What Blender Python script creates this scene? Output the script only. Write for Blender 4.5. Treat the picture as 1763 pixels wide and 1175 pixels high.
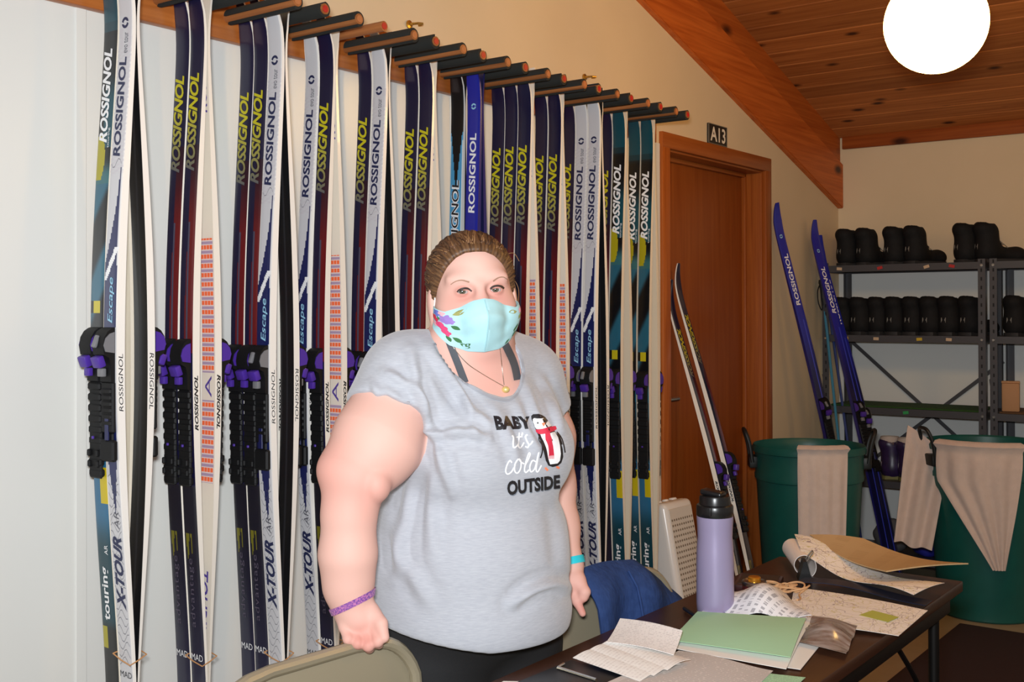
import bpy, bmesh, math, random
import numpy as np
from mathutils import Vector, Matrix, Euler
from mathutils.bvhtree import BVHTree
random.seed(7); np.random.seed(7)
for o in list(bpy.data.objects): bpy.data.objects.remove(o)
SC = bpy.context.scene
COL = SC.collection
PI = math.pi
# ---------------------------------------------------------------- camera
# measured frame (metres before the final uniform scale S; floor lies at z = FL)
S, FL = 1.12, 0.08
FPX = 1934.2
CAMX, CAMZ = 2.12, 1.38
TH = math.radians(36.765); PT = math.radians(-.4123); RA = math.radians(.17937)
PCX, PCY = 881.5, 521.68            # principal point: the frame is cropped, so it lies above the middle
f0 = Vector((-math.sin(TH), math.cos(TH), 0)); r0 = Vector((math.cos(TH), math.sin(TH), 0)); u0 = Vector((0, 0, 1))
fw = f0*math.cos(PT) - u0*math.sin(PT); upv = u0*math.cos(PT) + f0*math.sin(PT)
ri = r0*math.cos(RA) - upv*math.sin(RA); ui = upv*math.cos(RA) + r0*math.sin(RA)
CAMP = Vector((CAMX, 0, CAMZ))
cd = bpy.data.cameras.new('camera'); cam = bpy.data.objects.new('camera', cd); COL.objects.link(cam)
cd.sensor_fit = 'HORIZONTAL'; cd.sensor_width = 36; cd.lens = 36*FPX/1763; cd.clip_start = .05; cd.shift_y = (PCY-587.5)/1763
cam.matrix_world = Matrix.Translation((CAMX*S, 0, (CAMZ-FL)*S)) @ Matrix((ri, ui, -fw)).transposed().to_4x4()
SC.camera = cam
# ---------------------------------------------------------------- world, flash, exposure
SC.view_settings.view_transform = 'Standard'; SC.view_settings.look = 'None'
SC.view_settings.gamma = 1; SC.view_settings.use_curve_mapping = False
SC.view_settings.exposure = 0.24
w = bpy.data.worlds.new('room_light'); SC.world = w; w.use_nodes = True
w.node_tree.nodes['Background'].inputs[0].default_value = (1.0, .86, .70, 1)
w.node_tree.nodes['Background'].inputs[1].default_value = .24
fl = bpy.data.lights.new('camera_flash', 'AREA'); fl.shape = 'RECTANGLE'; fl.size = .16; fl.size_y = .10
fl.energy = 52; fl.color = (.93, .97, 1.0); fl.spread = math.radians(150)
flo = bpy.data.objects.new('camera_flash', fl); COL.objects.link(flo)
flo.matrix_world = Matrix.Translation((CAMX*S-.02, -.03, (CAMZ-FL)*S+.13)) @ Matrix((ri, ui, -fw)).transposed().to_4x4()

def px(x, y, t):
    """point of the measured frame that the photograph shows at (x, y), t metres deep"""
    return CAMP + (fw + ri*((x-PCX)/FPX) - ui*((y-PCY)/FPX))*t
# ---------------------------------------------------------------- helpers
def lin(c):
    return tuple((v/255/12.92 if v/255 <= .04045 else ((v/255+.055)/1.055)**2.4) for v in c[:3])
MATS = {}
def M(name, c=(200, 200, 200), rough=.5, metal=0, spec=.5, noise=None, bump=None, emit=None, alpha=None, trans=None, sheen=0, coords='Object', sub=0):
    if name in MATS: return MATS[name]
    m = bpy.data.materials.new(name); m.use_nodes = True; nt = m.node_tree; b = nt.nodes['Principled BSDF']
    l = lin(c); b.inputs['Base Color'].default_value = (*l, 1)
    b.inputs['Roughness'].default_value = rough; b.inputs['Metallic'].default_value = metal
    b.inputs['Specular IOR Level'].default_value = spec
    if sheen: b.inputs['Sheen Weight'].default_value = sheen
    if sub:
        b.inputs['Subsurface Weight'].default_value = sub; b.inputs['Subsurface Radius'].default_value = (.012, .005, .003)
    if emit: b.inputs['Emission Color'].default_value = (*lin(emit[0]), 1); b.inputs['Emission Strength'].default_value = emit[1]
    if trans: b.inputs['Transmission Weight'].default_value = trans
    if alpha is not None: b.inputs['Alpha'].default_value = alpha
    tc = nt.nodes.new('ShaderNodeTexCoord')
    if noise:   # (scale(x,y,z), amount, second colour)
        mp = nt.nodes.new('ShaderNodeMapping'); mp.inputs['Scale'].default_value = noise[0]
        nt.links.new(tc.outputs[coords], mp.inputs[0])
        n = nt.nodes.new('ShaderNodeTexNoise'); n.inputs['Scale'].default_value = 1; n.inputs['Detail'].default_value = 5
        nt.links.new(mp.outputs[0], n.inputs[0])
        r = nt.nodes.new('ShaderNodeValToRGB'); r.color_ramp.elements[0].position = .5-noise[1]/2; r.color_ramp.elements[1].position = .5+noise[1]/2
        r.color_ramp.elements[0].color = (*lin(noise[2]), 1); r.color_ramp.elements[1].color = (*l, 1)
        nt.links.new(n.outputs[0], r.inputs[0]); nt.links.new(r.outputs[0], b.inputs['Base Color'])
    if bump:    # (scale(x,y,z), strength, distance)
        mp2 = nt.nodes.new('ShaderNodeMapping'); mp2.inputs['Scale'].default_value = bump[0]
        nt.links.new(tc.outputs[coords], mp2.inputs[0])
        n2 = nt.nodes.new('ShaderNodeTexNoise'); n2.inputs['Scale'].default_value = 1; n2.inputs['Detail'].default_value = 3
        nt.links.new(mp2.outputs[0], n2.inputs[0])
        bp = nt.nodes.new('ShaderNodeBump'); bp.inputs['Strength'].default_value = bump[1]; bp.inputs['Distance'].default_value = bump[2]
        nt.links.new(n2.outputs[0], bp.inputs['Height']); nt.links.new(bp.outputs[0], b.inputs['Normal'])
    MATS[name] = m; return m
def wood(name, c1, c2, axis=0, rough=.45, knots=0, gscale=1.0, knotc=(60, 25, 8)):
    """long-grain wood; axis = grain direction; each object gets its own offset"""
    if name in MATS: return MATS[name]
    m = bpy.data.materials.new(name); m.use_nodes = True; nt = m.node_tree; N = nt.nodes.new; L = nt.links.new
    b = nt.nodes['Principled BSDF']; b.inputs['Roughness'].default_value = rough; b.inputs['Specular IOR Level'].default_value = .35
    tc = N('ShaderNodeTexCoord'); oi = N('ShaderNodeObjectInfo')
    mul = N('ShaderNodeMath'); mul.operation = 'MULTIPLY'; mul.inputs[1].default_value = 37.0; L(oi.outputs['Random'], mul.inputs[0])
    add = N('ShaderNodeVectorMath'); add.operation = 'ADD'; L(tc.outputs['Object'], add.inputs[0]); L(mul.outputs[0], add.inputs[1])
    mp = N('ShaderNodeMapping'); sc = [55*gscale]*3; sc[axis] = 2.2*gscale; mp.inputs['Scale'].default_value = sc; L(add.outputs[0], mp.inputs[0])
    n = N('ShaderNodeTexNoise'); n.inputs['Scale'].default_value = 1; n.inputs['Detail'].default_value = 6; n.inputs['Distortion'].default_value = .6; L(mp.outputs[0], n.inputs[0])
    r = N('ShaderNodeValToRGB'); r.color_ramp.elements[0].position = .3; r.color_ramp.elements[1].position = .72
    r.color_ramp.elements[0].color = (*lin(c2), 1); r.color_ramp.elements[1].color = (*lin(c1), 1); L(n.outputs[0], r.inputs[0])
    # slow tone change from piece to piece
    hv = N('ShaderNodeHueSaturation'); mr = N('ShaderNodeMapRange'); mr.inputs[3].default_value = .8; mr.inputs[4].default_value = 1.15
    L(oi.outputs['Random'], mr.inputs[0]); L(mr.outputs[0], hv.inputs['Value']); L(r.outputs[0], hv.inputs['Color'])
    out = hv.outputs[0]
    if knots:
        mk = N('ShaderNodeMapping'); ks = [9*knots]*3; ks[axis] = 4.2*knots; mk.inputs['Scale'].default_value = ks; L(add.outputs[0], mk.inputs[0])
        v = N('ShaderNodeTexVoronoi'); v.inputs['Scale'].default_value = 1; L(mk.outputs[0], v.inputs['Vector'])
        kr = N('ShaderNodeValToRGB'); kr.color_ramp.elements[0].position = .07; kr.color_ramp.elements[1].position = .2
        kr.color_ramp.elements[0].color = (1, 1, 1, 1); kr.color_ramp.elements[1].color = (0, 0, 0, 1); L(v.outputs['Distance'], kr.inputs[0])
        mx = N('ShaderNodeMix'); mx.data_type = 'RGBA'; L(kr.outputs[0], mx.inputs[0]); L(out, mx.inputs[6]); mx.inputs[7].default_value = (*lin(knotc), 1)
        out = mx.outputs[2]
    L(out, b.inputs['Base Color'])
    bp = N('ShaderNodeBump'); bp.inputs['Strength'].default_value = .12; bp.inputs['Distance'].default_value = .002; L(n.outputs[0], bp.inputs['Height']); L(bp.outputs[0], b.inputs['Normal'])
    MATS[name] = m; return m
def attr_mat(name, rough=.35, spec=.5, sub=0, bump=None, coat=0):
    """colour comes from the mesh's own printed pattern (colour attribute)"""
    if name in MATS: return MATS[name]
    m = M(name, (200, 200, 200), rough, spec=spec, bump=bump, sub=sub); nt = m.node_tree
    a = nt.nodes.new('ShaderNodeVertexColor'); a.layer_name = 'Col'
    nt.links.new(a.outputs[0], nt.nodes['Principled BSDF'].inputs['Base Color'])
    nt.nodes['Principled BSDF'].inputs['Coat Weight'].default_value = coat
    return m

def box(bm, c, s, rot=None, bev=0, seg=2):
    r = bmesh.ops.create_cube(bm, size=1)['verts']
    mx = Matrix.Translation(c) @ (rot.to_4x4() if rot else Matrix()) @ Matrix.Diagonal((*s, 1))
    bmesh.ops.transform(bm, matrix=mx, verts=r)
    if bev:
        ed = list({e for v in r for e in v.link_edges})
        bmesh.ops.bevel(bm, geom=ed, offset=bev, segments=seg, affect='EDGES', profile=.5)
    return r
def ring_pts(c, ax, r, n, up=None):
    ax = Vector(ax).normalized(); h = Vector(up) if up else (Vector((0, 0, 1)) if abs(ax.z) < .9 else Vector((1, 0, 0)))
    a = ax.cross(h).normalized(); b = ax.cross(a).normalized()
    return [Vector(c)+(a*math.cos(2*PI*i/n)+b*math.sin(2*PI*i/n))*r for i in range(n)]
def loft(bm, rings, close=True, caps=True):
    vr = [[bm.verts.new(p) for p in rg] for rg in rings]; n = len(rings[0])
    for A, B in zip(vr, vr[1:]):
        for i in range(n if close else n-1):
            j = (i+1) % n
            try: bm.faces.new((A[i], A[j], B[j], B[i]))
            except ValueError: pass
    if caps and close:
        bm.faces.new(vr[0][::-1]); bm.faces.new(vr[-1])
    return vr
def cyl(bm, p0, p1, rA, rB=None, n=12, caps=True):
    rB = rA if rB is None else rB; ax = Vector(p1)-Vector(p0)
    loft(bm, [ring_pts(p0, ax, rA, n), ring_pts(p1, ax, rB, n)], caps=caps)
def tube(bm, pts, r, n=8, caps=True):
    pts = [Vector(p) for p in pts]; rs = r if isinstance(r, (list, tuple)) else [r]*len(pts)
    T = []
    for i in range(len(pts)):
        a = pts[max(i-1, 0)]; b = pts[min(i+1, len(pts)-1)]; T.append((b-a).normalized())
    nrm = T[0].orthogonal().normalized(); rings = []
    for i, p in enumerate(pts):
        nrm = (nrm - T[i]*nrm.dot(T[i]))
        nrm = nrm.normalized() if nrm.length > 1e-6 else T[i].orthogonal().normalized()
        bn = T[i].cross(nrm)
        rings.append([p+(nrm*math.cos(2*PI*k/n)+bn*math.sin(2*PI*k/n))*rs[i] for k in range(n)])
    loft(bm, rings, caps=caps)
def lathe(bm, prof, n=32, c=(0, 0, 0), caps=False):
    c = Vector(c); rings = [[c+Vector((r*math.cos(2*PI*i/n), r*math.sin(2*PI*i/n), z)) for i in range(n)] for r, z in prof]
    loft(bm, rings, caps=caps)
def spline(P, n=8):
    """Catmull-Rom through the points"""
    P = [Vector(p) for p in P]; out = []
    for i in range(len(P)-1):
        p0 = P[max(i-1, 0)]; p1 = P[i]; p2 = P[i+1]; p3 = P[min(i+2, len(P)-1)]
        for k in range(n):
            t = k/n
            out.append(.5*((2*p1)+(p2-p0)*t+(2*p0-5*p1+4*p2-p3)*t*t+(-p0+3*p1-3*p2+p3)*t**3))
    out.append(P[-1]); return out
def prism(bm, poly, d, axis=1):
    """closed polygon (2-D) extruded by d along axis (poly in the other two axes), centred"""
    def mk(a, b, h):
        return {0: (h, a, b), 1: (a, h, b), 2: (a, b, h)}[axis]
    loft(bm, [[Vector(mk(a, b, -d/2)) for a, b in poly], [Vector(mk(a, b, d/2)) for a, b in poly]])
def obj(name, bm, mat, parent=None, smooth=35, loc=None, rot=None):
    me = bm if isinstance(bm, bpy.types.Mesh) else None
    if me is None:
        me = bpy.data.meshes.new(name)
        bmesh.ops.recalc_face_normals(bm, faces=bm.faces[:]); bm.to_mesh(me); bm.free()
    for m in (mat if isinstance(mat, (list, tuple)) else [mat]):
        if m.name not in [x.name for x in me.materials if x]: me.materials.append(m)
    if smooth:
        me.polygons.foreach_set('use_smooth', [True]*len(me.polygons)); me.set_sharp_from_angle(angle=math.radians(smooth))
    o = bpy.data.objects.new(name, me); COL.objects.link(o)
    if parent: o.parent = parent
    if loc is not None: o.location = loc
    if rot is not None: o.rotation_euler = rot
    return o
def tag(o, label=None, cat=None, group=None, kind=None):
    for k, v in (('label', label), ('category', cat), ('group', group), ('kind', kind)):
        if v: o[k] = v
    return o
def thing(name, label, cat, loc=(0, 0, 0), rotz=0, group=None):
    o = bpy.data.objects.new(name, None); COL.objects.link(o); o.empty_display_size = .05
    o.location = loc; o.rotation_euler = (0, 0, rotz); return tag(o, label, cat, group)
def dup(root, loc=None, rot=None, label=None, group=None):
    def cp(o, p):
        c = o.copy(); COL.objects.link(c); c.parent = p
        for ch in [x for x in KIDS.get(o.name, [])]: KIDS.setdefault(c.name, []).append(cp(ch, c))
        return c
    r = cp(root, None)
    if loc is not None: r.location = loc
    if rot is not None: r.rotation_euler = rot
    return tag(r, label, None, group)
KIDS = {}
def kids(root):
    """remember a finished thing's tree so that dup() can copy it"""
    def walk(o):
        KIDS[o.name] = [c for c in bpy.data.objects if c.parent == o]
        for c in KIDS[o.name]: walk(c)
    walk(root)
def grid_sheet(bm, P, nu, nv, th=.0006):
    """P(u,v)->Vector, u,v in 0..1: a sheet with thickness th"""
    top = [[Vector(P(i/nu, j/nv)) for j in range(nv+1)] for i in range(nu+1)]
    nm = [[None]*(nv+1) for _ in range(nu+1)]
    for i in range(nu+1):
        for j in range(nv+1):
            a = top[min(i+1, nu)][j]-top[max(i-1, 0)][j]; b = top[i][min(j+1, nv)]-top[i][max(j-1, 0)]
            c = a.cross(b); nm[i][j] = c.normalized() if c.length > 1e-12 else Vector((0, 0, 1))
    A = [[bm.verts.new(top[i][j]+nm[i][j]*th/2) for j in range(nv+1)] for i in range(nu+1)]
    B = [[bm.verts.new(top[i][j]-nm[i][j]*th/2) for j in range(nv+1)] for i in range(nu+1)]
    for i in range(nu):
        for j in range(nv):
            bm.faces.new((A[i][j], A[i+1][j], A[i+1][j+1], A[i][j+1])); bm.faces.new((B[i][j], B[i][j+1], B[i+1][j+1], B[i+1][j]))
    for i in range(nu):
        bm.faces.new((A[i][0], B[i][0], B[i+1][0], A[i+1][0])); bm.faces.new((A[i][nv], A[i+1][nv], B[i+1][nv], B[i][nv]))
    for j in range(nv):
        bm.faces.new((A[0][j], A[0][j+1], B[0][j+1], B[0][j])); bm.faces.new((A[nu][j], B[nu][j], B[nu][j+1], A[nu][j+1]))
TXT = {}
def text_mesh(s, bold=0.0, shear=0.0, space=1.0):
    """flat lettering: (verts, faces) with height ~1 cap, x from 0; returns verts Nx2, faces, width"""
    k = (s, bold, shear, space)
    if k in TXT: return TXT[k]
    cu = bpy.data.curves.new('t', 'FONT'); cu.body = s; cu.offset = bold; cu.shear = shear; cu.space_character = space; cu.resolution_u = 3; cu.fill_mode = 'FRONT'
    o = bpy.data.objects.new('t', cu); COL.objects.link(o); bpy.context.view_layer.update()
    me = bpy.data.meshes.new_from_object(o.evaluated_get(bpy.context.evaluated_depsgraph_get()))
    v = np.array([x.co[:2] for x in me.vertices]); f = [tuple(p.vertices) for p in me.polygons]
    bpy.data.objects.remove(o); bpy.data.curves.remove(cu); bpy.data.meshes.remove(me)
    v[:, 0] -= v[:, 0].min(); v[:, 1] -= v[:, 1].min(); W = v[:, 0].max(); H = v[:, 1].max()
    TXT[k] = (v/np.array([W, H]), f, W/H); return TXT[k]
def text_obj(name, s, fn, mat, parent, bold=.0, shear=0, space=1.0):
    """lettering whose unit square (u along the line, v up) is laid on a surface by fn(u,v)->point"""
    v, f, _ = text_mesh(s, bold, shear, space); me = bpy.data.meshes.new(name)
    me.from_pydata([tuple(fn(a, b)) for a, b in v], [], f); me.update()
    return obj(name, me, mat, parent, smooth=0)
# ---- signed-distance modelling (smooth organic shapes) -> mesh, by surface nets
def smin(a, b, k):
    h = np.maximum(k-np.abs(a-b), 0)/k; return np.minimum(a, b)-h*h*k*.25
def smax(a, b, k): return -smin(-a, -b, k)
def s_ell(p, c, r, R=None):
    q = p-np.asarray(c, np.float32)
    if R is not None: q = q@np.asarray(R, np.float32)
    r = np.asarray(r, np.float32); k0 = np.sqrt(((q/r)**2).sum(1)); k1 = np.sqrt(((q/(r*r))**2).sum(1))+1e-9
    return k0*(k0-1)/k1
def s_cap(p, a, b, ra, rb):
    a = np.asarray(a, np.float32); b = np.asarray(b, np.float32); ba = b-a; q = p-a
    t = np.clip((q@ba)/max(float(ba@ba), 1e-12), 0, 1)
    return np.sqrt(((q-t[:, None]*ba)**2).sum(1))-(ra+(rb-ra)*t)
def s_box(p, c, h, r=0, R=None):
    q = p-np.asarray(c, np.float32)
    if R is not None: q = q@np.asarray(R, np.float32)
    d = np.abs(q)-(np.asarray(h, np.float32)-r)
    return np.sqrt((np.maximum(d, 0)**2).sum(1))+np.minimum(d.max(1), 0)-r
def nets(f, xs, ys, zs, skip=4):
    """surface nets on a rectilinear grid; f(points Nx3 float32) -> distance"""
    ax = [np.asarray(a, np.float32) for a in (xs, ys, zs)]
    n = [len(a) for a in ax]
    ci = [np.arange(0, m, skip) for m in n]
    cg = np.stack(np.meshgrid(*[a[i] for a, i in zip(ax, ci)], indexing='ij'), -1).reshape(-1, 3)
    cv = f(cg).reshape([len(i) for i in ci])
    step = max(float(np.diff(a).max()) for a in ax)*skip
    near = np.abs(cv) < step*1.15
    rep = lambda A: np.repeat(np.repeat(np.repeat(A, skip, 0), skip, 1), skip, 2)[:n[0], :n[1], :n[2]]
    nn = near.copy()
    for d in range(3):
        t = nn.copy(); sl = [slice(None)]*3; s2 = [slice(None)]*3; sl[d] = slice(1, None); s2[d] = slice(None, -1)
        t[tuple(sl)] |= nn[tuple(s2)]; t[tuple(s2)] |= nn[tuple(sl)]; nn = t
    mask = rep(nn); V = rep(np.where(cv < 0, -1., 1.).astype(np.float32)).copy()
    idx = np.nonzero(mask); pts = np.stack([ax[d][idx[d]] for d in range(3)], 1)
    out = np.empty(len(pts), np.float32)
    for i in range(0, len(pts), 400000): out[i:i+400000] = f(pts[i:i+400000])
    V[idx] = out
    ins = V < 0
    c = [ins[a:n[0]-1+a, b:n[1]-1+b, d:n[2]-1+d] for a in (0, 1) for b in (0, 1) for d in (0, 1)]
    allin = c[0].copy(); anyin = c[0].copy()
    for q in c[1:]: allin &= q; anyin |= q
    act = np.argwhere(anyin & ~allin)
    off = np.array([(a, b, d) for a in (0, 1) for b in (0, 1) for d in (0, 1)])
    cor = act[:, None, :]+off[None]
    cvv = V[cor[..., 0], cor[..., 1], cor[..., 2]]
    cp = np.stack([ax[d][cor[..., d]] for d in range(3)], -1)
    acc = np.zeros((len(act), 3)); cnt = np.zeros(len(act))
    for i in range(8):
        for j in range(i+1, 8):
            if np.abs(off[i]-off[j]).sum() == 1:
                a, b = cvv[:, i], cvv[:, j]; m = (a < 0) != (b < 0)
                t = np.where(m, a/np.where(m, a-b, 1), 0)
                acc += np.where(m[:, None], cp[:, i]+(cp[:, j]-cp[:, i])*t[:, None], 0); cnt += m
    verts = acc/cnt[:, None]
    vid = np.full((n[0]-1, n[1]-1, n[2]-1), -1, np.int32); vid[act[:, 0], act[:, 1], act[:, 2]] = np.arange(len(act))
    quads = []
    for d in range(3):
        s0 = [slice(1, -1)]*3; s1 = [slice(1, -1)]*3; s0[d] = slice(0, -1); s1[d] = slice(1, None)
        A = ins[tuple(s0)]; B = ins[tuple(s1)]
        e = np.argwhere(A != B); fl_ = A[e[:, 0], e[:, 1], e[:, 2]]
        o1, o2 = [(1, 2), (2, 0), (0, 1)][d]
        base = e.copy()
        for k in range(3):
            if k != d: base[:, k] += 1
        def at(a, b):
            q = base.copy(); q[:, o1] -= a; q[:, o2] -= b; return vid[q[:, 0], q[:, 1], q[:, 2]]
        Q = np.stack([at(1, 1), at(0, 1), at(0, 0), at(1, 0)], 1)
        Q[~fl_] = Q[~fl_][:, ::-1]; quads.append(Q)
    Q = np.concatenate(quads); Q = Q[(Q >= 0).all(1)]
    return verts, Q
def smooth_mesh(v, q, it=2, lam=.5):
    e = np.concatenate([q[:, [0, 1]], q[:, [1, 2]], q[:, [2, 3]], q[:, [3, 0]]]); e = np.concatenate([e, e[:, ::-1]])
    cnt = np.bincount(e[:, 0], minlength=len(v))[:, None]
    for k in range(it):
        s = np.stack([np.bincount(e[:, 0], weights=v[e[:, 1], d], minlength=len(v)) for d in range(3)], 1)/np.maximum(cnt, 1)
        v = v+(s-v)*lam
    return v
def mesh_from(name, v, q):
    me = bpy.data.meshes.new(name); me.vertices.add(len(v)); me.vertices.foreach_set('co', np.asarray(v, np.float32).ravel())
    me.loops.add(q.size); me.loops.foreach_set('vertex_index', q.astype(np.int32).ravel())
    me.polygons.add(len(q)); me.polygons.foreach_set('loop_start', np.arange(0, q.size, 4, dtype=np.int32))
    me.update(calc_edges=True); me.validate(); return me
def set_col(me, cols, name='Col'):
    """per-vertex colours (linear)"""
    a = me.color_attributes.new(name, 'FLOAT_COLOR', 'POINT'); c = np.ones((len(me.vertices), 4), np.float32); c[:, :3] = cols
    a.data.foreach_set('color', c.ravel())
# ================================================================ the room
K = 1.0165; WX = -.035                      # ski wall plane
YB = 5.75                                   # back wall
cream = M('cream_wall_paint', (226, 205, 172), .75, noise=((3, 3, 3), .9, (216, 195, 160)), bump=((260, 260, 260), .08, .001))
white_panel = M('white_panel', (226, 226, 222), .32, noise=((1.5, 1.5, .4), .9, (216, 217, 214)))
frame_wood = wood('orange_wood_trim', (176, 98, 40), (150, 76, 26), 2, .4)
frame_wood_y = wood('orange_wood_header', (176, 98, 40), (150, 76, 26), 1, .4)
door_wood = wood('door_veneer', (164, 88, 34), (146, 72, 24), 2, .38, gscale=.8)
beam_wood = wood('beam_wood', (196, 104, 40), (164, 76, 22), 1, .5, knots=.6)
board_wood = wood('rack_board_wood', (176, 104, 48), (146, 78, 30), 1, .35)
plank_wood = wood('ceiling_plank_wood', (190, 118, 60), (156, 88, 40), 0, .6, knots=1.0)
def struct(name, bm, mat, parent=None, smooth=30):
    o = obj(name, bm, mat, parent, smooth)
    if parent is None: o['kind'] = 'structure'
    return o
DY0, DY1, DZ = 3.844, 4.867, 2.078          # outer edge of the door casing
CW = .062
beamz = lambda y: 1.91+.309*(YB-y)
ceilz = lambda y: 2.275+.309*(YB-y)
# floor
bm = bmesh.new(); box(bm, (2.3, 1.8, FL-.05), (5.2, 8.8, .1))
struct('floor', bm, M('beige_vinyl_floor', (176, 160, 132), .35, noise=((9, 9, 9), .7, (160, 144, 116))))
# ski wall with the door opening
bm = bmesh.new(); yo0, yo1, zo = DY0+CW-.01, DY1-CW+.01, DZ-CW+.01
def wallblk(y0, y1, z0, top):
    P = [(y0, z0), (y1, z0), (y1, top(y1)), (y0, top(y0))]
    loft(bm, [[Vector((WX-.18, a, b)) for a, b in P], [Vector((WX, a, b)) for a, b in P]])
wallblk(-1.6, yo0, FL, lambda y: ceilz(y)+.02); wallblk(yo0, yo1, zo, lambda y: ceilz(y)+.02); wallblk(yo1, YB, FL, lambda y: ceilz(y)+.02)
wall_left = struct('wall_left', bm, cream)
for y0, y1 in ((-1.43, -.064), (-.06, 1.352), (1.356, 2.57), (2.574, DY0-.004)):
    bm = bmesh.new(); box(bm, (WX+.003, (y0+y1)/2, (FL+2.03)/2), (.006, y1-y0, 2.03-FL), bev=.0012, seg=1); obj('panel', bm, white_panel, wall_left)
for y in (1.354,):
    bm = bmesh.new(); box(bm, (WX+.008, y, (FL+2.03)/2), (.004, .026, 2.03-FL), bev=.0015, seg=1); obj('joint_strip', bm, white_panel, wall_left)
# sloping beam board and the boarded strip above it
bm = bmesh.new(); a, b = -1.5, YB-.001
P = [(a, beamz(a)), (b, beamz(b)), (b, beamz(b)+.232), (a, beamz(a)+.232)]
loft(bm, [[Vector((WX-.01, y, z)) for y, z in P], [Vector((WX+.028, y, z)) for y, z in P]]); bmesh.ops.bevel(bm, geom=bm.edges[:], offset=.004, segments=2, affect='EDGES')
struct('trim_1', bm, beam_wood)
bm = bmesh.new()
P = [(a, beamz(a)+.225), (b, beamz(b)+.225), (b, ceilz(b)+.01), (a, ceilz(a)+.01)]
loft(bm, [[Vector((WX-.01, y, z)) for y, z in P], [Vector((WX+.012, y, z)) for y, z in P]])
struct('trim_2', bm, beam_wood)
# back wall and its top board
bm = bmesh.new(); box(bm, (2.3, YB+.06, (FL+2.34)/2), (4.95, .12, 2.34-FL)); wall_back = struct('wall_back', bm, cream)
for x0 in (WX+.002, 1.19, 2.41, 3.63):
    x1 = min(x0+1.217, 4.6); bm = bmesh.new(); box(bm, ((x0+x1)/2, YB-.003, (FL+1.60)/2), (x1-x0, .006, 1.60-FL), bev=.0012, seg=1); obj('panel', bm, white_panel, wall_back)
bm = bmesh.new(); box(bm, (2.3, YB-.012, 2.252), (4.61, .024, .066), bev=.003); struct('trim_3', bm, wood('trim_wood_x', (168, 88, 34), (138, 64, 20), 0, .5, knots=.7))
# ceiling: a dark deck with tongue-and-groove planks under it
bm = bmesh.new(); y0, y1 = -1.6, YB+.1
P = [(y0, ceilz(y0)+.03), (y1, ceilz(y1)+.03), (y1, ceilz(y1)+.1), (y0, ceilz(y0)+.1)]
loft(bm, [[Vector((WX-.15, y, z)) for y, z in P], [Vector((4.9, y, z)) for y, z in P]])
ceiling = struct('ceiling', bm, M('deck_shadow_wood', (96, 52, 24), .8))
sl = math.atan(.309); pw = .118; dy = pw*math.cos(sl)
me = None; y = YB-.004; k = 0
while y-dy > .2:
    if me is None:
        bm = bmesh.new(); box(bm, (0, 0, 0), (4.72, pw-.0025, .026), bev=.0035, seg=1)
        o = obj('plank', bm, plank_wood, ceiling); me = o.data
    else:
        o = bpy.data.objects.new('plank', me); COL.objects.link(o); o.parent = ceiling
    yc = y-dy/2; o.location = (2.36+WX+.005, yc, ceilz(yc)+.014); o.rotation_euler = (-sl, 0, 0)
    y -= dy; k += 1
# door with its casing
bm = bmesh.new(); box(bm, (WX-.115, (DY0+DY1)/2, (FL+zo)/2+.004), (.04, yo1-yo0-.006, zo-FL-.01), bev=.002)
d1 = struct('door_1', bm, door_wood)
bm = bmesh.new(); kz = 1.02; cyl(bm, (WX-.095, DY0+.13, kz), (WX-.088, DY0+.13, kz), .032, n=20); tube(bm, [(WX-.09, DY0+.13, kz), (WX-.05, DY0+.13, kz), (WX-.045, DY0+.16, kz), (WX-.045, DY0+.23, kz)], .009)
obj('handle', bm, M('brushed_steel', (190, 185, 178), .3, 1), d1)
def casing(nm, parts, mat):
    bm = bmesh.new()
    for c, s in parts: box(bm, c, s, bev=.003)
    return struct(nm, bm, mat)
zc = (FL+DZ)/2
casing('trim_4', [((WX+.006, DY0+CW/2, zc), (.02, CW, DZ-FL)), ((WX-.06, yo0+.008, (FL+zo)/2), (.115, .02, zo-FL)), ((WX-.086, yo0+.026, (FL+zo)/2), (.02, .018, zo-FL))], frame_wood)
casing('trim_5', [((WX+.006, DY1-CW/2, zc), (.02, CW, DZ-FL)), ((WX-.06, yo1-.008, (FL+zo)/2), (.115, .02, zo-FL)), ((WX-.086, yo1-.026, (FL+zo)/2), (.02, .018, zo-FL))], frame_wood)
casing('trim_6', [((WX+.0065, (DY0+DY1)/2, DZ-CW/2), (.02, DY1-DY0-.001, CW)), ((WX-.06, (DY0+DY1)/2, zo-.008), (.115, yo1-yo0-.03, .02)), ((WX-.086, (DY0+DY1)/2, zo-.026), (.02, yo1-yo0-.05, .018))], frame_wood_y)
# baseboards
for nm, c, s in (('baseboard_left', (WX+.006, (DY1+YB)/2, FL+.05), (.012, YB-DY1, .1)), ('baseboard_back', (2.3, YB-.012, FL+.05), (4.6, .012, .1))):
    bm = bmesh.new(); box(bm, c, s, bev=.003); struct(nm, bm, M('dark_rubber_base', (62, 50, 42), .6))
# room number plate
sg = thing('room_sign', 'small black room number plate reading A13 above the door', 'sign', (WX+.001, 4.334, 2.08))
bm = bmesh.new(); box(bm, (.004, 0, .0425), (.008, .172, .085), bev=.002); obj('plate', bm, M('sign_black', (36, 34, 30), .5), sg)
bm = bmesh.new()
for c, s in (((.0085, 0, .0015), (.002, .17, .003)), ((.0085, 0, .0835), (.002, .17, .003)), ((.0085, .0845, .0425), (.002, .003, .083)), ((.0085, -.0845, .0425), (.002, .003, .083))): box(bm, c, s)
obj('border', bm, M('sign_border', (120, 112, 98), .5), sg)
text_obj('lettering', 'A13', lambda u, v: (.0088, -.07+.14*u, .012+.062*v), M('sign_white', (238, 230, 215), .5), sg, bold=.02)
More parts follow.
